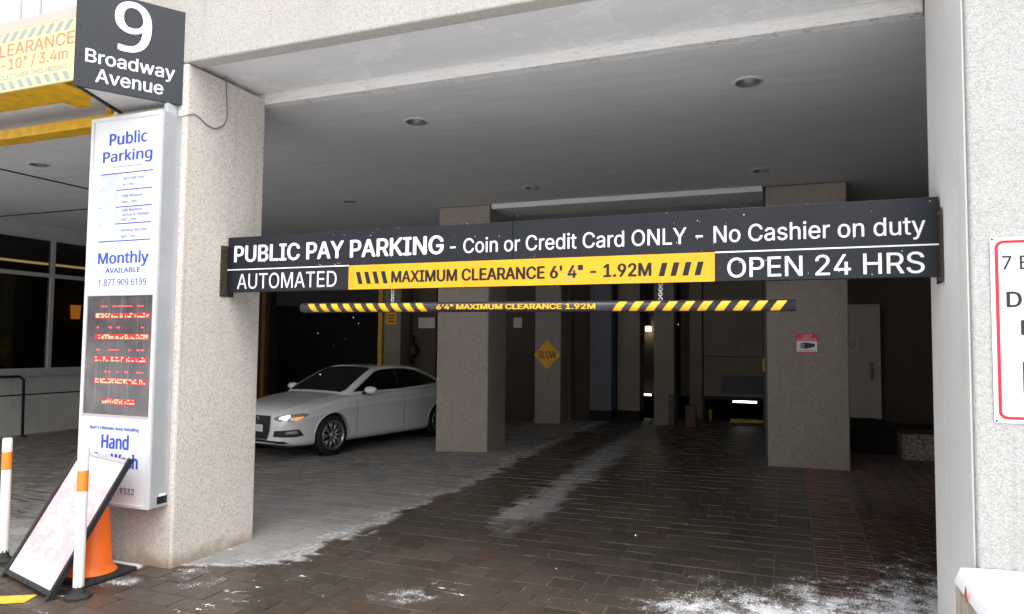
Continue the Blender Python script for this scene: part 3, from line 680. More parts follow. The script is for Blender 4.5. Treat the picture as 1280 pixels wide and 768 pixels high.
# surveillance notice
sv = thing('surveillance_notice', 'small red and white camera notice on the brown pillar', 'sign', (.25, 9.67, 1.64)); fr = facing(9.68)
rect(.122, .382, 1.637, 1.877, fr, .002, .006, M['red'], sv, 'border'); rect(.132, .372, 1.650, 1.785, fr, .0065, .008, M['white_vinyl'], sv, 'white_field')
text("24 HOUR", .19, .315, 1.846, 1.866, fr, M['white_vinyl'], sv, .01, .0065); text("VIDEO", .205, .30, 1.820, 1.840, fr, M['white_vinyl'], sv, .01, .0065); text("SURVEILLANCE", .14, .365, 1.795, 1.814, fr, M['white_vinyl'], sv, .01, .0065)
text("ON PREMISES", .155, .35, 1.657, 1.675, fr, M['red'], sv, .01, .0085)
MB().prism([(.175, 1.70), (.20, 1.69), (.255, 1.69), (.345, 1.715), (.345, 1.75), (.255, 1.765), (.20, 1.762), (.175, 1.75)], .0085, .010, fr).build('camera_symbol', M['black_print'], sv)
MB().torus((.20, 9.6695, 1.727), .018, .004, Matrix.Rotation(R(90), 4, 'X')).build('lens_symbol', M['white_vinyl'], sv)

# left bay: window wall
ww = thing('window_wall', 'grey wall with a dark framed window at the far left', 'wall', (-12.75, 9, 0))
mb = MB(); mb.box(-13.0, -12.75, 4.9, 14.1, 0, .70).build('stone_base', M['stone_panel'], ww)
MB().box(-13.0, -12.762, 4.9, 14.1, .725, 1.05).build('stone_band', M['plaster'], ww); MB().box(-13.0, -12.78, 4.9, 14.1, .70, .725).build('shadow_joint', M['base_dark'], ww)
MB().box(-13.0, -12.75, 4.9, 14.1, 3.62, 3.83).build('header', M['plaster'], ww); MB().box(-13.0, -12.70, 4.9, 14.1, 1.05, 1.12).build('sill', M['alu_dark'], ww)
fy = [4.95, 6.2, 7.55, 9.10, 10.6, 12.1, 14.0]
mb = MB()
for y in fy: mb.box(-12.86, -12.77, y-.035, y+.035, 1.12, 3.62)
for z in (1.15, 2.90, 3.585):
    for ya, yb in zip(fy[:-1], fy[1:]): mb.box(-12.86, -12.77, ya+.035, yb-.035, z-.035, z+.035)
mb.build('window_frame', M['alu_dark'], ww)
for ya, yb in zip(fy[:-1], fy[1:]):
    for za, zb in ((1.185, 2.865), (2.935, 3.55)): MB().box(-12.82, -12.812, ya+.035, yb-.035, za, zb).build('glass_pane', M['glass'], ww)
wall('room_wall', -15.9, -15.7, 4.9, 14.4, 0, 3.9, m_wall('dark brown room wall', (.035, .026, .019)), 'dark brown wall of the room behind the window')
wall('room_front_wall', -16.5, -12.9, 4.6, 4.9, 0, 3.9, M['wall_dark'], 'front wall of the room behind the window')
tag(MB().box(-16.5, -12.9, 4.9, 14.4, 3.86, 3.9).build('room_ceiling', M['wall_dark']), kind='structure')
cv = thing('cove_light', 'warm strip light glowing in the upper window', 'strip light', (-15.2, 10, 3.4)); MB().box(-15.3, -15.2, 8.0, 14, 3.36, 3.40).build('strip', M['cove_lit'], cv); MB().box(-15.4, -15.1, 8.0, 14, 3.41, 3.46).build('shelf', M['wall_dark'], cv)
sn = thing('wall_sconce', 'amber sconce glowing on the room wall behind the window', 'sconce', (-15.65, 11.64, 2.2))
MB().lathe([(.09, 2.2), (.11, 2.52)], Matrix.Translation((-15.52, 11.64, 0)), 18).build('shade', M['sconce_lit'], sn); MB().tube([(-15.69, 11.64, 2.05), (-15.52, 11.64, 2.05), (-15.52, 11.64, 2.25)], .015).build('arm', M['black'], sn)
hd = thing('handrail', 'black metal handrail in front of the grey wall at far left', 'handrail', (-12.5, 8.3, 0))
mb = MB(); mb.tube([(-12.45, 6.4, .02), (-12.45, 6.4, 1.02), (-12.45, 6.45, 1.06), (-12.45, 8.35, 1.06), (-12.45, 8.43, 1.0), (-12.45, 8.45, .02)], .024, 10).build('rail', M['black'], hd)
MB().lathe([(.0, .03), (.07, .03), (.075, .0)], Matrix.Translation((-12.45, 8.45, .0)), 16).build('foot_plate', M['black'], hd)

# building top and outer closure
tag(MB().box(-16.5, 9, 4.22, 21.4, 7.5, 7.7).build('roof', M['plaster']), kind='structure')
wall('outer_wall', -16.8, -16.5, 4.06, 21.4, -.1, 7.7, M['plaster'], 'outer side wall of the building at the far left')

# ------------------------------------------------------------------ header sign
Y0 = 4.539; fr = facing(Y0)
hs_ = thing('header_sign', 'long charcoal parking sign with a yellow band spanning the entrance', 'sign', (-1.74, 4.57, 2.11))
MB().box(-4.295, -1.768, Y0, Y0+.06, 2.108, 2.562, .004).build('panel', M['sign_black'], hs_); MB().box(-1.765, .815, Y0, Y0+.06, 2.108, 2.563, .004).build('panel', M['sign_black'], hs_)
rect(-3.11, -.408, 2.1085, 2.293, fr, .0008, .002, M['yellow_vinyl'], hs_, 'yellow_band')
rect(-4.293, -3.112, 2.288, 2.297, fr, .0008, .002, M['white_vinyl'], hs_, 'divider'); rect(-.406, .813, 2.286, 2.295, fr, .0008, .002, M['white_vinyl'], hs_, 'divider')
W = M['white_vinyl']
text("PUBLIC PAY PARKING", -4.228, -2.303, 2.353, 2.489, fr, W, hs_, .022)
text("- Coin or Credit Card ONLY - No Cashier on duty", -2.251, .747, 2.352, 2.457, fr, W, hs_, .006)
text("AUTOMATED", -4.188, -3.220, 2.134, 2.256, fr, W, hs_, .0)
text("OPEN 24 HRS", -.332, .739, 2.131, 2.252, fr, W, hs_, .006)
text("MAXIMUM CLEARANCE 6' 4\" - 1.92M", -2.734, -.802, 2.153, 2.240, fr, M['sign_black'], hs_, .03, .003)
for i in range(4):
    x = -3.045+i*.073; MB().prism([(x, 2.241), (x+.036, 2.241), (x+.062, 2.149), (x+.026, 2.149)], .0022, .003, fr).build('slash', M['sign_black'], hs_)
    x = -.757+i*.075; MB().prism([(x, 2.15), (x+.036, 2.15), (x+.058, 2.236), (x+.022, 2.236)], .0022, .003, fr).build('slash', M['sign_black'], hs_)
for bx, dx in ((-4.306, 1), (.8165, -1)):
    b = MB().box(min(bx, bx+.006*dx), max(bx, bx+.006*dx), 4.47, 4.62, 2.07, 2.49, .001).build('bracket', M['rust'], hs_)
    for zz in (2.09, 2.46): MB().lathe([(0, .012), (.010, .010), (.012, 0)], Matrix.Translation((bx+.006*dx, 4.495, zz)) @ Matrix.Rotation(R(90*dx), 4, 'Y'), 10).build('bolt', M['rust'], b)
# snow grains stuck on the sign
mb = MB()
for i in range(70):
    x, z_ = random.uniform(-4.25, .8), random.choice((random.uniform(2.3, 2.56), random.uniform(2.12, 2.56))); r_ = random.choice((.0014, .0018, .0022, .0034))
    mb.lathe([(0, -r_), (r_, 0), (0, r_*1.6)], Matrix.Translation((x, Y0-.002, z_)), 6)
for i in range(46):
    x = random.uniform(-4.25, .8); r_ = random.uniform(.003, .007); mb.lathe([(0, -.002), (r_, 0), (0, r_*.8)], Matrix.Translation((x, Y0+random.uniform(.005, .05), 2.564)), 6)
tag(mb.build('snow_grain', M['snow'], hs_), kind='stuff')

mb = MB(); rnd = random.Random(5)
for cx_, cz_, n_ in ((-1.42, 2.16, 9), (-1.30, 2.21, 6), (-2.62, 2.36, 5), (-3.3, 2.31, 4), (-.2, 2.20, 4), (-.9, 2.12, 5)):
    for k in range(n_):
        x, z_ = cx_+rnd.uniform(-.09, .09), cz_+rnd.uniform(-.03, .03); L, a_ = rnd.uniform(.008, .04), rnd.uniform(-.5, .9); h_ = rnd.uniform(.0008, .0025)
        mb.prism([(x, z_), (x+L*math.cos(a_), z_+L*math.sin(a_)), (x+L*math.cos(a_), z_+L*math.sin(a_)+h_), (x, z_+h_*2)], .0045, .0049, facing(Y0))
tag(mb.build('scuff_mark', plain('pale scratch', (.45, .45, .46), .7), hs_), kind='stuff')
# clearance bar on chains
Yb, rb = 4.57, .037
cb = thing('clearance_bar', 'black and yellow striped clearance pipe hanging on chains under the long sign', 'clearance bar', (-1.75, Yb, 1.96))
def bz(x): return 1.975+(x+3.555)/3.616*(-.019)
MB().tube([(-3.56, Yb, bz(-3.56)), (-3.545, Yb, bz(-3.5)), (.061, Yb, bz(.061))], [rb*.86, rb, rb], 28).build('pipe', M['bar_black'], cb)
def stripes(x0, x1, n, slant, w_):
    mb = MB(); p = (x1-x0)/(n-1)
    for i in range(n):
        xs = x0+p*i; N = 10; a0_, a1_ = R(-58), R(48); v = []
        for k in range(N+1):
            a_ = a0_+(a1_-a0_)*k/N; z_ = math.sin(a_); xx = xs+slant*(z_+.3)*.5
            for dx in (0, w_): x_ = xx+dx; v.append((x_, Yb-(rb+.0008)*math.cos(a_), bz(x_)+(rb+.0008)*z_))
        mb._new(v, [(2*k, 2*k+1, 2*k+3, 2*k+2) for k in range(N)], True)
    return mb
stripes(-3.452, -2.50, 10, -.058, .056).build('left_stripes', M['yellow_bar'], cb); stripes(-1.045, -.072, 10, .058, .056).build('right_stripes', M['yellow_bar'], cb)
text("6'4\" MAXIMUM CLEARANCE 1.92M", -2.351, -1.172, 1.9374, 1.9734, (Vector((0, Yb-rb, 0)), Vector((1, 0, -.0052)), Vector((0, 0, 1)), Vector((0, -1, 0))), M['yellow_bar'], cb, .028, .001)
for cx in (-2.74, -.75):
    mb = MB(); z_ = 2.118; k = 0
    while z_ > bz(cx)+rb-.012:
        Mx = Matrix.Rotation(R(90), 4, 'X') if k % 2 else Matrix.Rotation(R(90), 4, 'Y')
        S = Matrix.Diagonal((1, 1, 1, 1)); mb.torus((cx+random.uniform(-.002, .002), Yb, z_), .0115, .0034, Mx, 14, 6); z_ -= .0165; k += 1
    mb.build('chain', M['chain'], cb)

# ------------------------------------------------------------------ tall rate sign on the left pillar
bx0, bx1, by, bz0, bz1 = -5.10, -4.356, 3.904, .466, 3.445; fr = facing(by)
rs = thing('rate_sign', 'tall white and blue Public Parking light box fixed to the left pillar', 'sign', ((bx0+bx1)/2, by, bz0))
MB().box(bx0, bx1, by+.004, 4.073, bz0, bz1, .004).build('casing', M['alu'], rs)
mb = MB(); mb.box(bx0, bx0+.028, by-.012, by+.004, bz0, bz1); mb.box(bx1-.028, bx1, by-.012, by+.004, bz0, bz1); mb.box(bx0+.028, bx1-.028, by-.012, by+.004, bz1-.030, bz1); mb.box(bx0+.028, bx1-.028, by-.012, by+.004, bz0, bz0+.020)
mb.build('frame', plain('white enamel frame', (.60, .61, .63), .4, 0, .02), rs)
rect(bx0+.0285, bx1-.0285, bz0+.0205, bz1-.0305, fr, -.003, .0, M['box_white'], rs, 'face')
fr = facing(by-.0005); BL = M['blue']; NV = M['navy']; PB = M['pale_blue']
text("Public", -4.908, -4.513, 3.219, 3.310, fr, BL, rs, .018, font='humanist'); text("Parking", -4.972, -4.454, 3.088, 3.172, fr, BL, rs, .018, font='humanist')
rect(-4.86, -4.55, 3.043, 3.047, fr, .001, .002, PB, rs, 'fine_print')
for zz in (2.994, 2.861, 2.729, 2.599, 2.466): rect(-4.992, -4.440, zz-.004, zz+.004, fr, .001, .002, BL, rs, 'rule')
rect(-4.975, -4.81, 2.48, 2.985, fr, .0022, .003, M['lilac'], rs, 'price_column')
for z_, lines in ((2.949, ["Each Half Hour", "or Less"]), (2.813, ["Daily Maximum", "6am - 7pm"]), (2.702, ["Daily Maximum", "Sat/Sun & Holidays", "6am - 7pm"]), (2.546, ["Evening Flat Rate", "5pm - 7am"])):
    sp = .047 if len(lines) == 2 else .036
    for k, s_ in enumerate(lines): text(s_, -4.750, -4.750+.0148*len(s_)+.02, z_-k*sp-.010, z_-k*sp+.013, fr, PB, rs, .0, font='humanist')
text("Monthly", -4.98, -4.453, 2.292, 2.380, fr, BL, rs, .022, font='humanist'); text("AVAILABLE", -4.897, -4.533, 2.220, 2.259, fr, BL, rs, .012, font='humanist'); text("1.877.909.6199", -4.966, -4.467, 2.122, 2.173, fr, BL, rs, .0, font='humanist')
text("Burr's Ultimate Auto Detailing", -4.991, -4.485, 1.025, 1.050, fr, BL, rs, .02, font='humanist'); text("Hand", -4.865, -4.581, .884, .990, fr, BL, rs, .035, font='humanist'); text("Car Wash", -4.956, -4.482, .748, .850, fr, BL, rs, .035, font='humanist'); text(".9332", -4.672, -4.509, .557, .602, fr, NV, rs, .004)
rect(-4.668, -4.656, .655, .700, fr, .001, .002, NV, rs, 'letter_stroke')
scn = rect(-5.068, -4.381, 1.137, 2.045, fr, .001, .004, M['screen'], rs, 'display_screen')
mb = MB()
for xa, xb, za, zb in ((-5.07, -4.379, 1.131, 1.139), (-5.07, -4.379, 2.043, 2.050), (-5.072, -5.064, 1.139, 2.043), (-4.385, -4.377, 1.139, 2.043)): mb.prism([(xa, za), (xb, za), (xb, zb), (xa, zb)], .0045, .012, fr)
mb.build('display_frame', M['alu_dark'], rs)
rnd = random.Random(3)
for z_, xa, xb in ((1.893, -4.972, -4.419), (1.731, -4.965, -4.425), (1.560, -4.961, -4.43), (1.394, -4.951, -4.435), (1.241, -4.867, -4.537)):
    mb = MB(); x = xa
    while x < xb-.01:       # broken dot-matrix characters
        if rnd.random() < .94:
            for k in range(3):
                L = rnd.choice((.008, .014, .024)); dz = (k-1)*.011
                if rnd.random() < (.95, .62, .5)[k]: mb.prism([(x, z_+dz-.0045), (min(x+L, xb), z_+dz-.0045), (min(x+L, xb), z_+dz+.0035), (x, z_+dz+.0035)], .0045, .006, fr)
        x += rnd.choice((.022, .026, .031))
    mb.build('lit_row', M['led_core'], scn); rect(xa-.012, xb+.008, z_-.020, z_+.017, fr, .0041, .0044, M['led_glow'], scn, 'row_glow')
    if z_ > 1.3:
        mb = MB(); x = xa+.01
        while x < xb-.04:
            if rnd.random() < .52: L = rnd.choice((.018, .03, .03)); mb.prism([(x, z_+.066), (x+L, z_+.066), (x+L, z_+.073), (x, z_+.073)], .0045, .006, fr)
            x += .042
        mb.build('lit_row', M['led'], scn)
MB().box(-4.3555, -4.3535, 3.97, 4.06, .49, .545).build('side_label', M['black_print'], rs); MB().box(-4.3555, -4.3530, 3.985, 4.045, .545, .565).build('side_label', M['white_vinyl'], rs)
for zz in (3.36, 2.3, 1.2, .56): MB().lathe([(0, .003), (.006, .002), (.006, 0)], Matrix.Translation((-4.356, 3.93, zz)) @ Matrix.Rotation(R(90), 4, 'Y'), 8).build('rivet', M['chain'], rs)
# feed cable from the ceiling to the rate sign
pts = [(-4.356, 4.04, 3.43), (-4.302, 4.028, 3.425), (-4.302, 4.136, 3.477), (-4.302, 4.201, 3.465), (-4.302, 4.26, 3.438), (-4.302, 4.319, 3.426), (-4.302, 4.37, 3.432), (-4.302, 4.421, 3.46), (-4.302, 4.455, 3.49), (-4.302, 4.48, 3.538), (-4.302, 4.487, 3.587), (-4.302, 4.477, 3.706), (-4.302, 4.46, 3.889), (-4.302, 4.462, 3.903)]
def smoothpath(p, n=5):
    p = [Vector(q) for q in p]; out = []
    for i in range(len(p)-1):
        a_, b_, c_, d_ = p[max(i-1, 0)], p[i], p[i+1], p[min(i+2, len(p)-1)]
        for k in range(n):
            t_ = k/n; out.append(.5*((2*b_)+(c_-a_)*t_+(2*a_-5*b_+4*c_-d_)*t_*t_+(3*b_-a_-3*c_+d_)*t_**3))
    return out+[p[-1]]
tag(MB().tube(smoothpath(pts), .0045, 8).build('power_cable', M['cable'], origin=pts[0]), 'thin grey cable looping across the left pillar into the rate sign', 'cable')
# conduit and bracket above the box
cd = thing('conduit_bracket', 'small pale conduit on the pillar between the address sign and the rate sign', 'conduit', (-4.7, 4.05, 3.48))
MB().box(-4.98, -4.42, 4.0, 4.07, 3.462, 3.508, .004).build('conduit', M['stone_panel'], cd); MB().box(-4.44, -4.40, 3.98, 4.07, 3.448, 3.53, .003).build('clip', M['alu'], cd)

# address sign: wedge with two faces
ad = thing('address_sign', 'slate wedge sign reading 9 Broadway Avenue projecting above the rate sign', 'sign', (-4.56, 4.07, 3.53))
Np, Rp, Lp = Vector((-4.748, 3.47, 0)), Vector((-4.356, 4.072, 0)), Vector((-5.02, 4.072, 0)); za, zb = 3.533, 4.272
MB().prism([(Np.x, Np.y), (Rp.x, Rp.y), (Rp.x-.03, Rp.y), (Np.x-.004, Np.y+.04)], za, zb, (Vector(), Vector((1, 0, 0)), Vector((0, 1, 0)), Vector((0, 0, 1)))).build('front_face', M['sign_slate'], ad)
MB().prism([(Np.x-.002, Np.y-.002), (Lp.x, Lp.y), (Lp.x+.03, Lp.y), (Np.x+.004-.01, Np.y+.045)], za, zb, (Vector(), Vector((1, 0, 0)), Vector((0, 1, 0)), Vector((0, 0, 1)))).build('rear_face', M['sign_slate'], ad)
MB().prism([(Np.x-.002, Np.y+.05), (Rp.x-.04, Rp.y), (Lp.x+.04, Lp.y)], za+.012, zb-.01, (Vector(), Vector((1, 0, 0)), Vector((0, 1, 0)), Vector((0, 0, 1)))).build('core', M['stone_panel'], ad)
d_ = (Rp-Np).normalized(); nn = Vector((d_.y, -d_.x, 0)); fr = (Np.copy(), d_, Vector((0, 0, 1)), nn)
text("9", .24, .488, 3.862, 4.243, fr, W, ad, .012, font='humanist'); text("Broadway", .064, .660, 3.722, 3.821, fr, W, ad, .012); text("Avenue", .132, .582, 3.585, 3.686, fr, W, ad, .012)
Mr = Matrix.Rotation(math.atan2(nn.y, nn.x), 4, 'Z') @ Matrix.Rotation(R(90), 4, 'Y')
for zz in (3.57, 3.77, 3.98, 4.2): MB().lathe([(0, .004), (.006, .003), (.007, 0)], Matrix.Translation(Np+d_*.03+Vector((0, 0, zz))) @ Mr, 8).build('rivet', M['black'], ad)

# yellow clearance frame at the left bay
yf = thing('height_gantry', 'yellow steel beam frame over the left bay carrying the pale board', 'beam frame', (-6, 3.7, 3.6))
MB().box(-12.5, -4.98, 3.522, 3.855, 3.602, 3.72, .006).build('front_beam', M['yellow_beam'], yf)
for x in (-12.2, -8.6, -5.4): MB().box(x-.06, x+.06, 3.856, 4.058, 3.63, 3.70).build('arm', M['yellow_beam'], yf)
yb2 = tag(MB().box(-12.7, -5.11, 4.377, 4.545, 3.60, 3.692, .006).build('yellow_beam', M['yellow_beam'], origin=(-8, 4.46, 3.6)), 'inner yellow beam under the left bay soffit, behind the frame with the board', 'beam')
for x in (-12, -8.5, -5.6): MB().box(x-.03, x+.03, 4.43, 4.49, 3.694, 3.90).build('hanger', M['yellow_beam'], yb2)
cs = thing('clearance_board', 'faded pale yellow truck clearance board with red lettering at top left', 'sign', (-6, 3.5, 3.59)); fr = facing(3.52)
cx0, cx1 = -7.3, -4.79
rect(cx0, cx1, 3.588, 4.135, fr, .0, .02, M['clear_yellow'], cs, 'board'); fr = facing(3.5)
rect(cx0, cx1, 4.058, 4.134, fr, .001, .002, M['clear_pink'], cs, 'pink_band')
mb = MB(); x = cx0+.03
while x < cx1-.12: mb.prism([(x, 3.975), (x+.045, 3.975), (x+.10, 4.045), (x+.055, 4.045)], .001, .002, fr); x += .098
mb.build('hazard_stripes', M['clear_grey'], cs)
mb = MB(); x = cx0+.03
while x < cx1-.12: mb.prism([(x+.045, 3.600), (x+.09, 3.600), (x+.045, 3.665), (x, 3.665)], .001, .002, fr); x += .098
mb.build('hazard_stripes', M['clear_grey'], cs)
text("CLEARANCE", -5.735, -4.80, 3.862, 3.955, fr, M['clear_red'], cs, .006); text("11'-10\" / 3.4m", -5.80, -4.865, 3.755, 3.838, fr, M['clear_red'], cs, .004); text("NO VEHICLES OVER THIS HEIGHT", -5.85, -4.865, 3.682, 3.720, fr, M['clear_grey'], cs, .004)

# ------------------------------------------------------------------ sign on the right wall
fr = facing(3.93); ps = thing('parking_notice', 'white notice with a red rounded border on the wall at the right edge', 'sign', (1.4, 3.92, 1.36))
def rrect(x0, x1, z0, z1, r_, n=6):
    out = []
    for cx_, cz_, a_ in ((x1-r_, z0+r_, -90), (x1-r_, z1-r_, 0), (x0+r_, z1-r_, 90), (x0+r_, z0+r_, 180)):
        for k in range(n+1): t_ = R(a_+90*k/n); out.append((cx_+r_*math.cos(t_), cz_+r_*math.sin(t_)))
    return out
MB().prism(rrect(.912, 2.05, 1.358, 2.233, .012), .002, .006, fr).build('plate', M['box_white'], ps)
MB().prism(rrect(.930, 2.03, 1.375, 2.217, .035), .0064, .0075, fr).build('red_border', M['red'], ps); MB().prism(rrect(.944, 2.016, 1.389, 2.203, .024), .0079, .0088, fr).build('white_field', M['box_white'], ps)
K = M['black_print']
text("7 B", .958, 1.070, 2.078, 2.143, fr, K, ps, .008, .0092); text("D", .972, 1.033, 1.900, 1.974, fr, K, ps, .02, .0092); text("N", 1.026, 1.09, 1.769, 1.840, fr, K, ps, .03, .0092); text("P", 1.029, 1.15, 1.495, 1.650, fr, M['black_print'], ps, .03, .0092)
for x, zz in ((.921, 2.224), (.921, 1.367), (2.04, 2.224), (2.04, 1.367)): MB().lathe([(0, .003), (.004, .002), (.005, 0)], Matrix.Translation((x, 3.924, zz)) @ Matrix.Rotation(R(90), 4, 'X'), 8).build('screw', M['black'], ps)
# snow covered planter in the right foreground
sp_ = thing('street_planter', 'concrete planter heaped with white snow in the right foreground', 'planter', (1.6, 3.0, 0))
MB().box(.735, 4.0, 1.9, 3.926, -.02, .60, .02).build('body', M['planter'], sp_)
mb = MB(); n1, n2 = 130, 60; x0, x1, y0, y1 = .733, 4.0, 1.9, 3.925; vv = []
from mathutils import noise as mn
for j in range(n2+1):
    for i in range(n1+1):
        x, y = x0+(x1-x0)*i/n1, y0+(y1-y0)*j/n2; d = min(x-x0, y-y0); e_ = min(1, d/.012)
        vv.append((x+.006*mn.noise((x*6, y*6, 3))*(1 if d > .001 else 0), y, .602+.068*math.sqrt(max(0, e_*(2-e_)))+.018*mn.noise((x*2.5, y*2.5, 0))*e_+.02*min(1, d/.8)))
mb._new(vv, [(j*(n1+1)+i, j*(n1+1)+i+1, (j+1)*(n1+1)+i+1, (j+1)*(n1+1)+i) for j in range(n2) for i in range(n1)], True); mb.build('snow_cap', M['snow'], sp_)

lf = MB(); lf._new([(.728, 3.655, .585), (.729, 3.635, .61), (.727, 3.64, .65), (.726, 3.66, .665), (.722, 3.67, .62)], [(0, 1, 2, 3, 4)]); tag(lf.build('fallen_leaf', plain('orange dead leaf', (.50, .13, .03), .6), origin=(.728, 3.65, .62)), 'small orange dead leaf stuck to the side of the snowy planter', 'leaf')

# ------------------------------------------------------------------ left foreground: delineators, cone, sandwich board
def delineator(x, y, h, lean, label):
    t_ = thing('delineator_post', label, 'post', (x, y, 0), 0, 'white delineator posts with orange bands'); Mx = Matrix.Translation((x, y, 0)) @ Matrix.Rotation(lean, 4, 'Y')
    MB().lathe([(.0, .0), (.085, .0), (.085, .018), (.045, .035), (.034, .07), (.034, .09)], Matrix.Translation((x, y, 0)), 8, False).build('rubber_base', M['rubber'], t_)
    a = .70; MB().lathe([(.0335, .075), (.0335, a)], Mx, 24).build('shaft', M['post_white'], t_)
    MB().lathe([(.0345, a-.0), (.0345, a+.135)], Mx, 24).build('orange_band', M['post_orange'], t_)
    MB().lathe([(.0335, a+.135), (.0335, h-.02), (.029, h), (0, h)], Mx, 24).build('cap', M['post_white'], t_)
delineator(-4.375, 3.385, 1.0, 0.0, 'white post with an orange band standing in front of the pink board')
delineator(-5.60, 3.70, .94, R(-1), 'white post with an orange band cut by the left edge')
cn = thing('traffic_cone', 'orange cone behind the leaning pink board', 'traffic cone', (-4.70, 3.735, 0))
MB().box(-4.91, -4.49, 3.525, 3.945, .0, .035, .012).build('base', M['rubber'], cn); MB().lathe([(.165, .036), (.145, .06), (.130, .09), (.100, .46), (.06, .53), (.0, .535)], Matrix.Translation((-4.70, 3.735, 0)), 32).build('cone_body', M['orange'], cn)
BR, BLf, TR, TL = Vector((-4.49, 3.262, .0)), Vector((-5.26, 3.47, .0)), Vector((-4.375, 3.735, .84)), Vector((-5.12, 3.935, .84))
sb = thing('sandwich_board', 'white board with faded pink print leaning back in a black frame', 'sandwich board', (-4.9, 3.37, 0))
ux = (BR-BLf).normalized(); uy = ((TR-BR)-ux*(TR-BR).dot(ux)).normalized(); un = ux.cross(uy)
def P3(u, v, d): return BLf+ux*u+uy*v+un*d
def slab(u0, u1, v0, v1, d0, d1): 
    mb = MB(); q = [P3(u, v, d) for d in (d0, d1) for v in (v0, v1) for u in (u0, u1)]
    mb._new(q, [(0, 2, 3, 1), (4, 5, 7, 6), (0, 1, 5, 4), (2, 6, 7, 3), (0, 4, 6, 2), (1, 3, 7, 5)]); return mb
Wd = (BR-BLf).length; Hd = (TR-BR).dot(uy)
slab(.03, Wd-.03, .06, Hd-.02, -.012, -.004).build('poster', M['pink_board'], sb)
for u in (0, Wd-.028): slab(u, u+.028, -.0, Hd+.02, -.022, .012).build('leg', M['black'], sb)
slab(.0285, Wd-.0285, Hd-.02, Hd+.006, -.02, .01).build('top_rail', M['alu_dark'], sb); slab(.0285, Wd-.0285, .03, .056, -.02, .01).build('bottom_rail', M['black'], sb)

# ------------------------------------------------------------------ sedan
def interp(x, tab):
    tab = sorted(tab)
    if x <= tab[0][0]: return tab[0][1]
    for (a_, b_), (c_, d2) in zip(tab[:-1], tab[1:]):
        if x <= c_: return b_+(d2-b_)*(x-a_)/(c_-a_)
    return tab[-1][1]
WID = [(2.27, .60), (2.2, .71), (2.05, .815), (1.8, .882), (1.4, .908), (.8, .905), (0, .908), (-1, .91), (-1.4, .91), (-1.9, .875), (-2.2, .80), (-2.36, .70), (-2.43, .55)]
ZB = [(2.27, .24), (2.1, .175), (1.8, .165), (-1.8, .17), (-2.2, .22), (-2.43, .32)]
ZC = [(2.27, .62), (2.22, .72), (2.1, .79), (1.8, .865), (1.4, .925), (1.05, .975), (.6, .975), (-1.7, 1.03), (-2.0, 1.055), (-2.3, 1.05), (-2.43, .96)]
ZS = [(2.27, .57), (2.2, .66), (2.05, .73), (1.8, .795), (1.4, .865), (1.0, .92), (0, .95), (-1, .98), (-1.7, .99), (-2.2, .985), (-2.43, .90)]
ZT = [(1.10, .94), (1.0, .985), (.8, 1.09), (.5, 1.245), (.2, 1.372), (0, 1.41), (-.35, 1.427), (-.7, 1.418), (-1.0, 1.382), (-1.3, 1.295), (-1.6, 1.17), (-1.85, 1.06), (-1.97, .99)]
YB = [(1.1, .66), (.9, .755), (.5, .80), (0, .81), (-1.0, .80), (-1.6, .74), (-1.97, .66)]
def loft(secs, close=True):
    mb = MB(); k = len(secs[0]); v = [p for s_ in secs for p in s_]
    f = [(i*k+j, i*k+(j+1) % k, (i+1)*k+(j+1) % k, (i+1)*k+j) for i in range(len(secs)-1) for j in range(k)]
    f += [tuple(range(k)), tuple(range((len(secs)-1)*k, len(secs)*k))[::-1]]; mb._new(v, f, True); bmesh.ops.recalc_face_normals(mb.bm, faces=mb.bm.faces[:]); return mb
def subsurf(ob, lv):
    md = ob.modifiers.new("s", 'SUBSURF'); md.levels = lv; md.render_levels = lv; dg = bpy.context.evaluated_depsgraph_get(); me = bpy.data.meshes.new_from_object(ob.evaluated_get(dg)); ob.modifiers.clear(); ob.data = me
def bvh(ob):
    b = bmesh.new(); b.from_mesh(ob.data); t_ = BVHTree.FromBMesh(b); b.free(); return t_
def patch(tree, outline, axis, off, step=.04, start=4.0, side=1, grid=True):
    """outline projected onto the body: axis 'x' uses (y,z) from the front, 'y' uses (x,z) from the side, 'w' (y,s) onto the windscreen"""
    bm = bmesh.new()
    if axis == 'x': to = lambda u, v: Vector((start, u, v)); dr_ = Vector((-1, 0, 0))
    elif axis == 'y': to = lambda u, v: Vector((u, start*side, v)); dr_ = Vector((0, -side, 0))
    elif axis == 'z': to = lambda u, v: Vector((u, v, start)); dr_ = Vector((0, 0, -1))
    f = bm.faces.new([bm.verts.new((u, v, 0)) for u, v in outline])
    us = [p[0] for p in outline]; vs_ = [p[1] for p in outline]
    if grid:
        for lo_, hi_, no in ((min(us), max(us), (1, 0, 0)), (min(vs_), max(vs_), (0, 1, 0))):
            a_ = lo_+step
            while a_ < hi_-1e-4:
                bmesh.ops.bisect_plane(bm, geom=bm.verts[:]+bm.edges[:]+bm.faces[:], plane_co=Vector(no)*a_, plane_no=no); a_ += step
    bad = []
    for v in bm.verts:
        o_ = to(v.co.x, v.co.y); h = tree.ray_cast(o_, dr_)
        if h[0] is None: bad.append(v); continue
        n_ = h[1] if h[1].dot(dr_) < 0 else -h[1]; v.co = h[0]+n_*off
    bmesh.ops.delete(bm, geom=bad, context='VERTS')
    for f in bm.faces: f.smooth = True
    mb = MB(); mb.bm.free(); mb.bm = bm; return mb
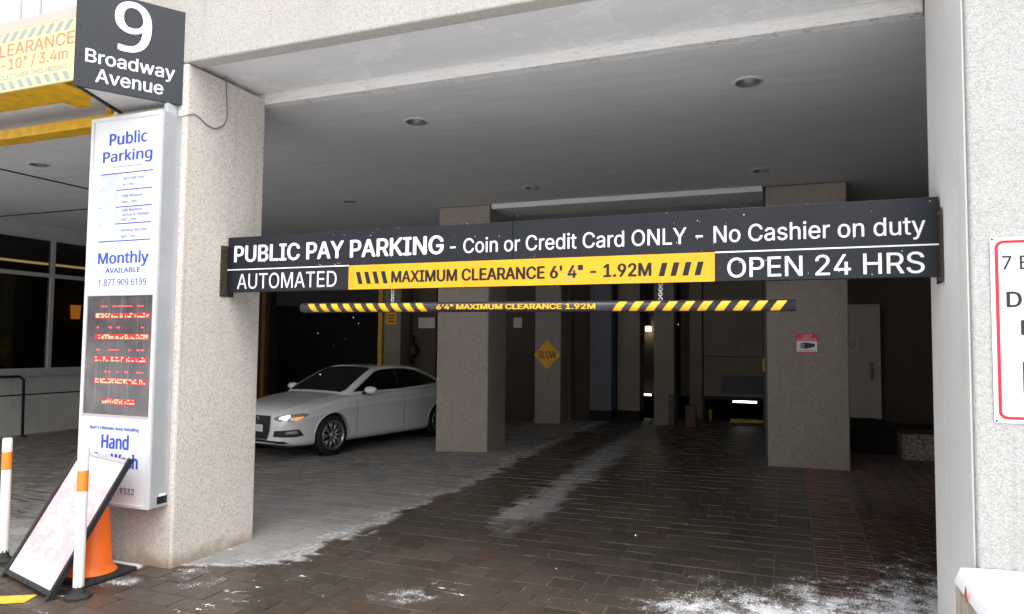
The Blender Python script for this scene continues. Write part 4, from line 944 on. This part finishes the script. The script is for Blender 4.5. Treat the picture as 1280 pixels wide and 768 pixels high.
def sedan(label, loc, rz, scale, paint, lit=True, group=None):
    car = thing('parked_car', label, 'car', loc, rz, group)
    W0 = MW[car.name].copy(); MW[car.name] = Matrix()         # model in the car's own axes
    S = Matrix.Scale(scale, 4)
    def put(mb, name, mat, par=None, noscale=False):
        if not noscale: mb.bm.transform(S)
        MW.setdefault((par or car).name, Matrix()); return mb.build(name, mat, par or car)
    xs = [2.27, 2.24, 2.18, 2.05, 1.85, 1.6, 1.4, 1.2, 1.0, .7, .3, 0, -.4, -.8, -1.2, -1.4, -1.6, -1.85, -2.1, -2.28, -2.38, -2.43]
    secs = []
    for x in xs:
        w_, zb_, zc, zs_ = interp(x, WID), interp(x, ZB), interp(x, ZC), interp(x, ZS)
        half = [(0, zb_), (w_*.80, zb_), (w_*.955, zb_+.05), (w_*.972, zb_+.105), (w_*.988, zb_+.125), (w_*.985, zb_+(zs_-zb_)*.45), (w_*.992, zb_+(zs_-zb_)*.70), (w_*1.004, zb_+(zs_-zb_)*.775), (w_*1.002, zb_+(zs_-zb_)*.80), (w_*.980, zb_+(zs_-zb_)*.83), (w_*.968, zs_-.035), (w_*.935, zs_), (w_*.80, zs_+(zc-zs_)*.36), (w_*.735, zs_+(zc-zs_)*.56), (w_*.70, zs_+(zc-zs_)*.74), (w_*.40, zs_+(zc-zs_)*.92), (0, zc)]
        ring = [Vector((x, y_, z_)) for y_, z_ in half]+[Vector((x, -y_, z_)) for y_, z_ in half[1:-1][::-1]]; secs.append(ring)
    body = loft(secs).build('body', paint, car); subsurf(body, 2); tree = bvh(body)
    for s_ in (1, -1):
        for wx in (1.404, -1.404):
            c_ = MB().lathe([(0, 0), (.365, 0), (.365, .6), (0, .6)], Matrix.Translation((wx, .60*s_, .325)) @ Matrix.Rotation(R(-90*s_), 4, 'X'), 40); bmesh.ops.remove_doubles(c_.bm, verts=c_.bm.verts[:], dist=1e-5)
            c_ = c_.build('cutter', M['rubber'], car); boolean(body, c_); bpy.data.objects.remove(c_)
    body.data.transform(S)
    for p in body.data.polygons: p.use_smooth = True
    try:
        body.data.set_sharp_from_angle(angle=R(35))
    except Exception: pass
    gs = []
    for x in [1.10, 1.0, .9, .75, .6, .4, .25, .12, 0, -.2, -.4, -.6, -.8, -1.0, -1.2, -1.4, -1.6, -1.8, -1.97]:
        zt, yb_ = interp(x, ZT), interp(x, YB); z0_ = .90; zc_ = zt-.055; k_ = .46; ys = lambda z_: yb_-max(0, z_-.95)*k_
        half = [(yb_*.9, z0_-.05), (yb_, z0_)]+[(ys(z0_+(zc_-z0_)*q), z0_+(zc_-z0_)*q) for q in (.33, .66, 1.0)]+[(ys(zc_)-.030, zt-.020), (ys(zc_)*.72, zt-.006), (ys(zc_)*.36, zt), (0, zt+.002)]
        gs.append([Vector((x, y_, z_)) for y_, z_ in half]+[Vector((x, -y_, z_)) for y_, z_ in half[:-1][::-1]])
    cab = loft(gs).build('roof', paint, car); subsurf(cab, 2); ct = bvh(cab); cab.data.transform(S)
    G = CAR['glass']; K_ = CAR['trim']
    wsc = [(.985, -.60), (.985, .60), (.90, .645), (.25, .535), (.16, .50), (.13, 0), (.16, -.50), (.25, -.535), (.90, -.645)]
    put(patch(ct, wsc, 'z', .004, .06), 'windscreen', G); put(patch(ct, [(-1.10, -.46), (-1.10, .46), (-1.80, .58), (-1.80, -.58)], 'z', .004, .06), 'rear_window', G)
    for s_ in (1, -1):
        put(patch(ct, [(.83, .985), (.72, 1.045), (.22, 1.300), (.08, 1.335), (-.30, 1.352), (-.30, .995)], 'y', .004, .05, side=s_), 'front_side_window', G)
        put(patch(ct, [(-.35, .995), (-.35, 1.352), (-.62, 1.345), (-.92, 1.305), (-1.30, 1.175), (-1.54, 1.065), (-1.50, 1.045)], 'y', .004, .05, side=s_), 'rear_side_window', G)
        put(patch(ct, [(-.30, .99), (-.30, 1.35), (-.35, 1.35), (-.35, .99)], 'y', .0035, .05, side=s_), 'door_pillar', K_)
        for xa, xb in ((.88, -.32), (-.33, -1.28)):
            mb = patch(tree, [(xa, .22), (xa, .90), (xa-.010, .90), (xa-.010, .22)], 'y', .0015, .05, side=s_); put(mb, 'door_gap', K_)
        for xh in (-.16, -1.10): put(patch(tree, [(xh, .845), (xh-.20, .850), (xh-.20, .875), (xh, .870)], 'y', .02, .05, side=s_), 'door_handle', paint)
        put(patch(tree, [(.95, .215), (-.98, .215), (-.98, .245), (.95, .245)], 'y', .006, .06, side=s_), 'sill_trim', paint)
        mm = MB(); mm.lathe([(0, -.11), (.045, -.10), (.075, -.05), (.082, .0), (.075, .06), (.045, .105), (0, .115)], Matrix.Translation((.63, .965*s_, 1.015)) @ Matrix.Diagonal((.8, 1.15, .80, 1)) @ Matrix.Rotation(R(90), 4, 'X'), 16); mr = put(mm, 'mirror', paint)
        put(MB().tube([(.66, .80*s_, .955), (.64, .89*s_, .975)], .022), 'mirror_arm', K_, mr)
        # lamps
        hl = [(s_*.47, .615), (s_*.48, .650), (s_*.66, .690), (s_*.80, .712), (s_*.838, .700), (s_*.832, .655), (s_*.77, .590), (s_*.68, .575)]
        h_ = put(patch(tree, hl, 'x', .006, .03), 'headlight', CAR['lamp'])
        inner = [(s_*.57, .625), (s_*.58, .650), (s_*.70, .685), (s_*.715, .650), (s_*.68, .620)]; put(patch(tree, inner, 'x', .010, .03), 'lit_lens', CAR['lit'] if lit else CAR['lamp'], h_)
        put(patch(tree, [(s_*.755, .612), (s_*.765, .650), (s_*.818, .664), (s_*.820, .645), (s_*.785, .602)], 'x', .010, .02), 'indicator', CAR['amber'], h_)
        fg = put(patch(tree, [(s_*.48, .355), (s_*.50, .445), (s_*.80, .470), (s_*.825, .375), (s_*.78, .352)], 'x', .005, .03), 'fog_grille', K_); put(patch(tree, [(s_*.68, .40), (s_*.69, .44), (s_*.79, .448), (s_*.795, .405)], 'x', .010, .03), 'fog_lamp', CAR['lamp'], fg)
        put(patch(tree, [(s_*.86, .80), (s_*.86, .70), (s_*.60, .72), (s_*.60, .80)], 'x', .005, .05, start=-4) if False else MB().box(-2.36, -2.30, min(s_*.50, s_*.72), max(s_*.50, s_*.72), .72, .84, .02), 'tail_lamp', M['dark_red'])
        for wx in (1.404, -1.404):
            pts = []
            for k in range(25):
                a_ = R(8+164*k/24); x_, z_ = wx+.372*math.cos(a_), .325+.372*math.sin(a_); h = tree.ray_cast(Vector((x_, 4*s_, z_)), Vector((0, -s_, 0)))
                if h[0]: pts.append(h[0]+Vector((0, -.002*s_, 0)))
            put(MB().tube(pts, .012, 8), 'arch_lip', paint)
        hl_ = [(2.08, .50*s_), (1.75, .64*s_), (1.40, .715*s_), (1.02, .745*s_)]; put(patch(tree, hl_+[(x_, y_-.007*s_) for x_, y_ in hl_[::-1]], 'z', .0015, .05), 'bonnet_gap', K_)
        for q_ in ([(.83, .985), (.72, 1.045), (.22, 1.300), (.08, 1.335), (-.30, 1.352), (-.62, 1.345), (-.92, 1.305), (-1.30, 1.175), (-1.54, 1.065)],):
            pts = []
            for (xa_, za_), (xb_, zb_) in zip(q_[:-1], q_[1:]):
                for k in range(4):
                    o_ = Vector((xa_+(xb_-xa_)*k/4, 4*s_, za_+(zb_-za_)*k/4)); h = ct.ray_cast(o_, Vector((0, -s_, 0)))
                    if h[0]: pts.append(h[0]+Vector((0, .003*s_, 0)))
            put(MB().tube(pts, .007, 6), 'window_trim', K_)
    gr = [(-.40, .43), (-.43, .60), (-.39, .665), (.39, .665), (.43, .60), (.40, .43), (.34, .30), (-.34, .30)]
    gq = put(patch(tree, gr, 'x', .005, .03), 'grille', K_)
    pts = []
    for (ya_, za_), (yb_, zb_) in zip(gr, gr[1:]+gr[:1]):
        for k in range(5):
            h = tree.ray_cast(Vector((4, ya_+(yb_-ya_)*k/5, za_+(zb_-za_)*k/5)), Vector((-1, 0, 0)))
            if h[0]: pts.append(h[0]+Vector((.006, 0, 0)))
    put(MB().tube(pts+[pts[0]], .008, 6), 'grille_frame', CAR['chrome'], gq)
    mb = MB()
    for i in range(9): z_ = .34+i*.037; ww_ = interp(z_, [(.30, .33), (.43, .39), (.60, .42), (.665, .38)]); mb.bm.from_mesh(_pm(patch(tree, [(-ww_, z_), (ww_, z_), (ww_, z_+.010), (-ww_, z_+.010)], 'x', .010, .05)))
    put(mb, 'grille_bar', CAR['dark_chrome'], gq)
    mb = MB()
    for i in range(4): 
        y_ = -.105+.07*i; h = tree.ray_cast(Vector((4, y_, .605)), Vector((-1, 0, 0))); mb.torus((h[0].x+.016, y_, .605), .043, .006, Matrix.Rotation(R(90), 4, 'Y'), 20, 6)
    put(mb, 'emblem', CAR['chrome'], gq)
    put(patch(tree, [(-.26, .42), (.26, .42), (.26, .53), (-.26, .53)], 'x', .018, .06), 'number_plate', M['paper'])
    put(patch(tree, [(-.70, .255), (.70, .255), (.66, .29), (-.66, .29)], 'x', .004, .05), 'lower_grille', K_)
    for wx in (1.404, -1.404):
        for s_ in (1, -1):
            Mw = Matrix.Translation((wx, .80*s_, .325)) @ Matrix.Rotation(R(-90*s_), 4, 'X')
            whl = put(MB().lathe([(.235, -.11), (.300, -.11), (.322, -.085), (.325, 0), (.322, .07), (.300, .095), (.238, .095)], Mw, 48), 'wheel', CAR['tyre'])
            mb = MB(); mb.lathe([(.237, .096), (.236, .105), (.222, .10), (.214, .03), (.214, -.09)], Mw, 48)
            for k in range(10):
                for dv in (-.11, .11):
                    a_ = 2*math.pi*k/10; p0 = Vector((.045*math.cos(a_), .045*math.sin(a_), .075)); p1 = Vector((.218*math.cos(a_+dv), .218*math.sin(a_+dv), .088))
                    mb.tube([Mw @ p0, Mw @ p1], [.013, .0085], 6)
            mb.lathe([(0, .095), (.03, .095), (.055, .085), (.06, .05)], Mw, 20); put(mb, 'rim', CAR['rim'], whl)
            put(MB().lathe([(0, .0), (.212, .0)], Mw, 24), 'dark_spoke_backing', CAR['trim'], whl)  # black disc stands in for the shaded gap behind the spokes
            put(MB().lathe([(0, -.12), (.36, -.12), (.364, .02)], Mw, 32), 'wheel_well', CAR['trim'])
    put(MB().box(-2.1, 2.0, -.62, .62, .155, .30), 'underbody', CAR['trim'])
    MW[car.name] = W0; return car
def _pm(mb):
    me = bpy.data.meshes.new("p"); mb.bm.to_mesh(me); mb.bm.free(); return me
CAR = dict(glass=plain('dark car glass', (.004, .005, .005), .10, 0, .1, 3, 0, 0, .3), trim=plain('black car plastic', (.010, .010, .011), .5, 0, .2), lamp=plain('clear lamp lens', (.42, .43, .45), .18, .5, .12, 12), lit=emit('lit headlamp lens', (1, .95, .80, 1), 3.0),
   amber=emit('amber turn lamp', (1, .28, .02, 1), .6), chrome=plain('chrome', (.75, .75, .76), .15, 1, .02), dark_chrome=plain('dark grille bars', (.05, .05, .055), .3, .6, .1), tyre=plain('tyre rubber', (.014, .014, .014), .75, 0, .2, 20), rim=plain('alloy rim', (.48, .48, .49), .28, .85, .08, 10))
white_paint = plain('white car paint', (.80, .81, .82), .22, 0, .02, 3, 1.0)
def dirty(m):
    return m
sedan('white sedan with a lit headlight standing between the pillars', (-6.946, 10.421, .0105), R(-100.449), .9306, white_paint)
sedan('dark car mostly hidden down the ramp beyond the yellow kerb', (-.15, 20.0-.6, -1.1), R(-70), .93, plain('grey car paint', (.05, .05, .055), .3, 0, .05, 3, .8), False)

# falling snow
mb = MB(); rnd = random.Random(11)
for i in range(120):
    y = rnd.uniform(1.5, 7); x = rnd.uniform(-.85, .42)*y; z_ = rnd.uniform(.3, 3.6); r_ = rnd.choice((.0010, .0013, .0016, .0022))
    if y > 3.7 and (x < -4.0 or x > .75 or z_ > 3.7): continue
    mb.lathe([(0, -r_), (r_, 0), (0, r_)], Matrix.Translation((x, y, z_)), 6)
tag(mb.build('snowflakes', M['snow']), kind='stuff')
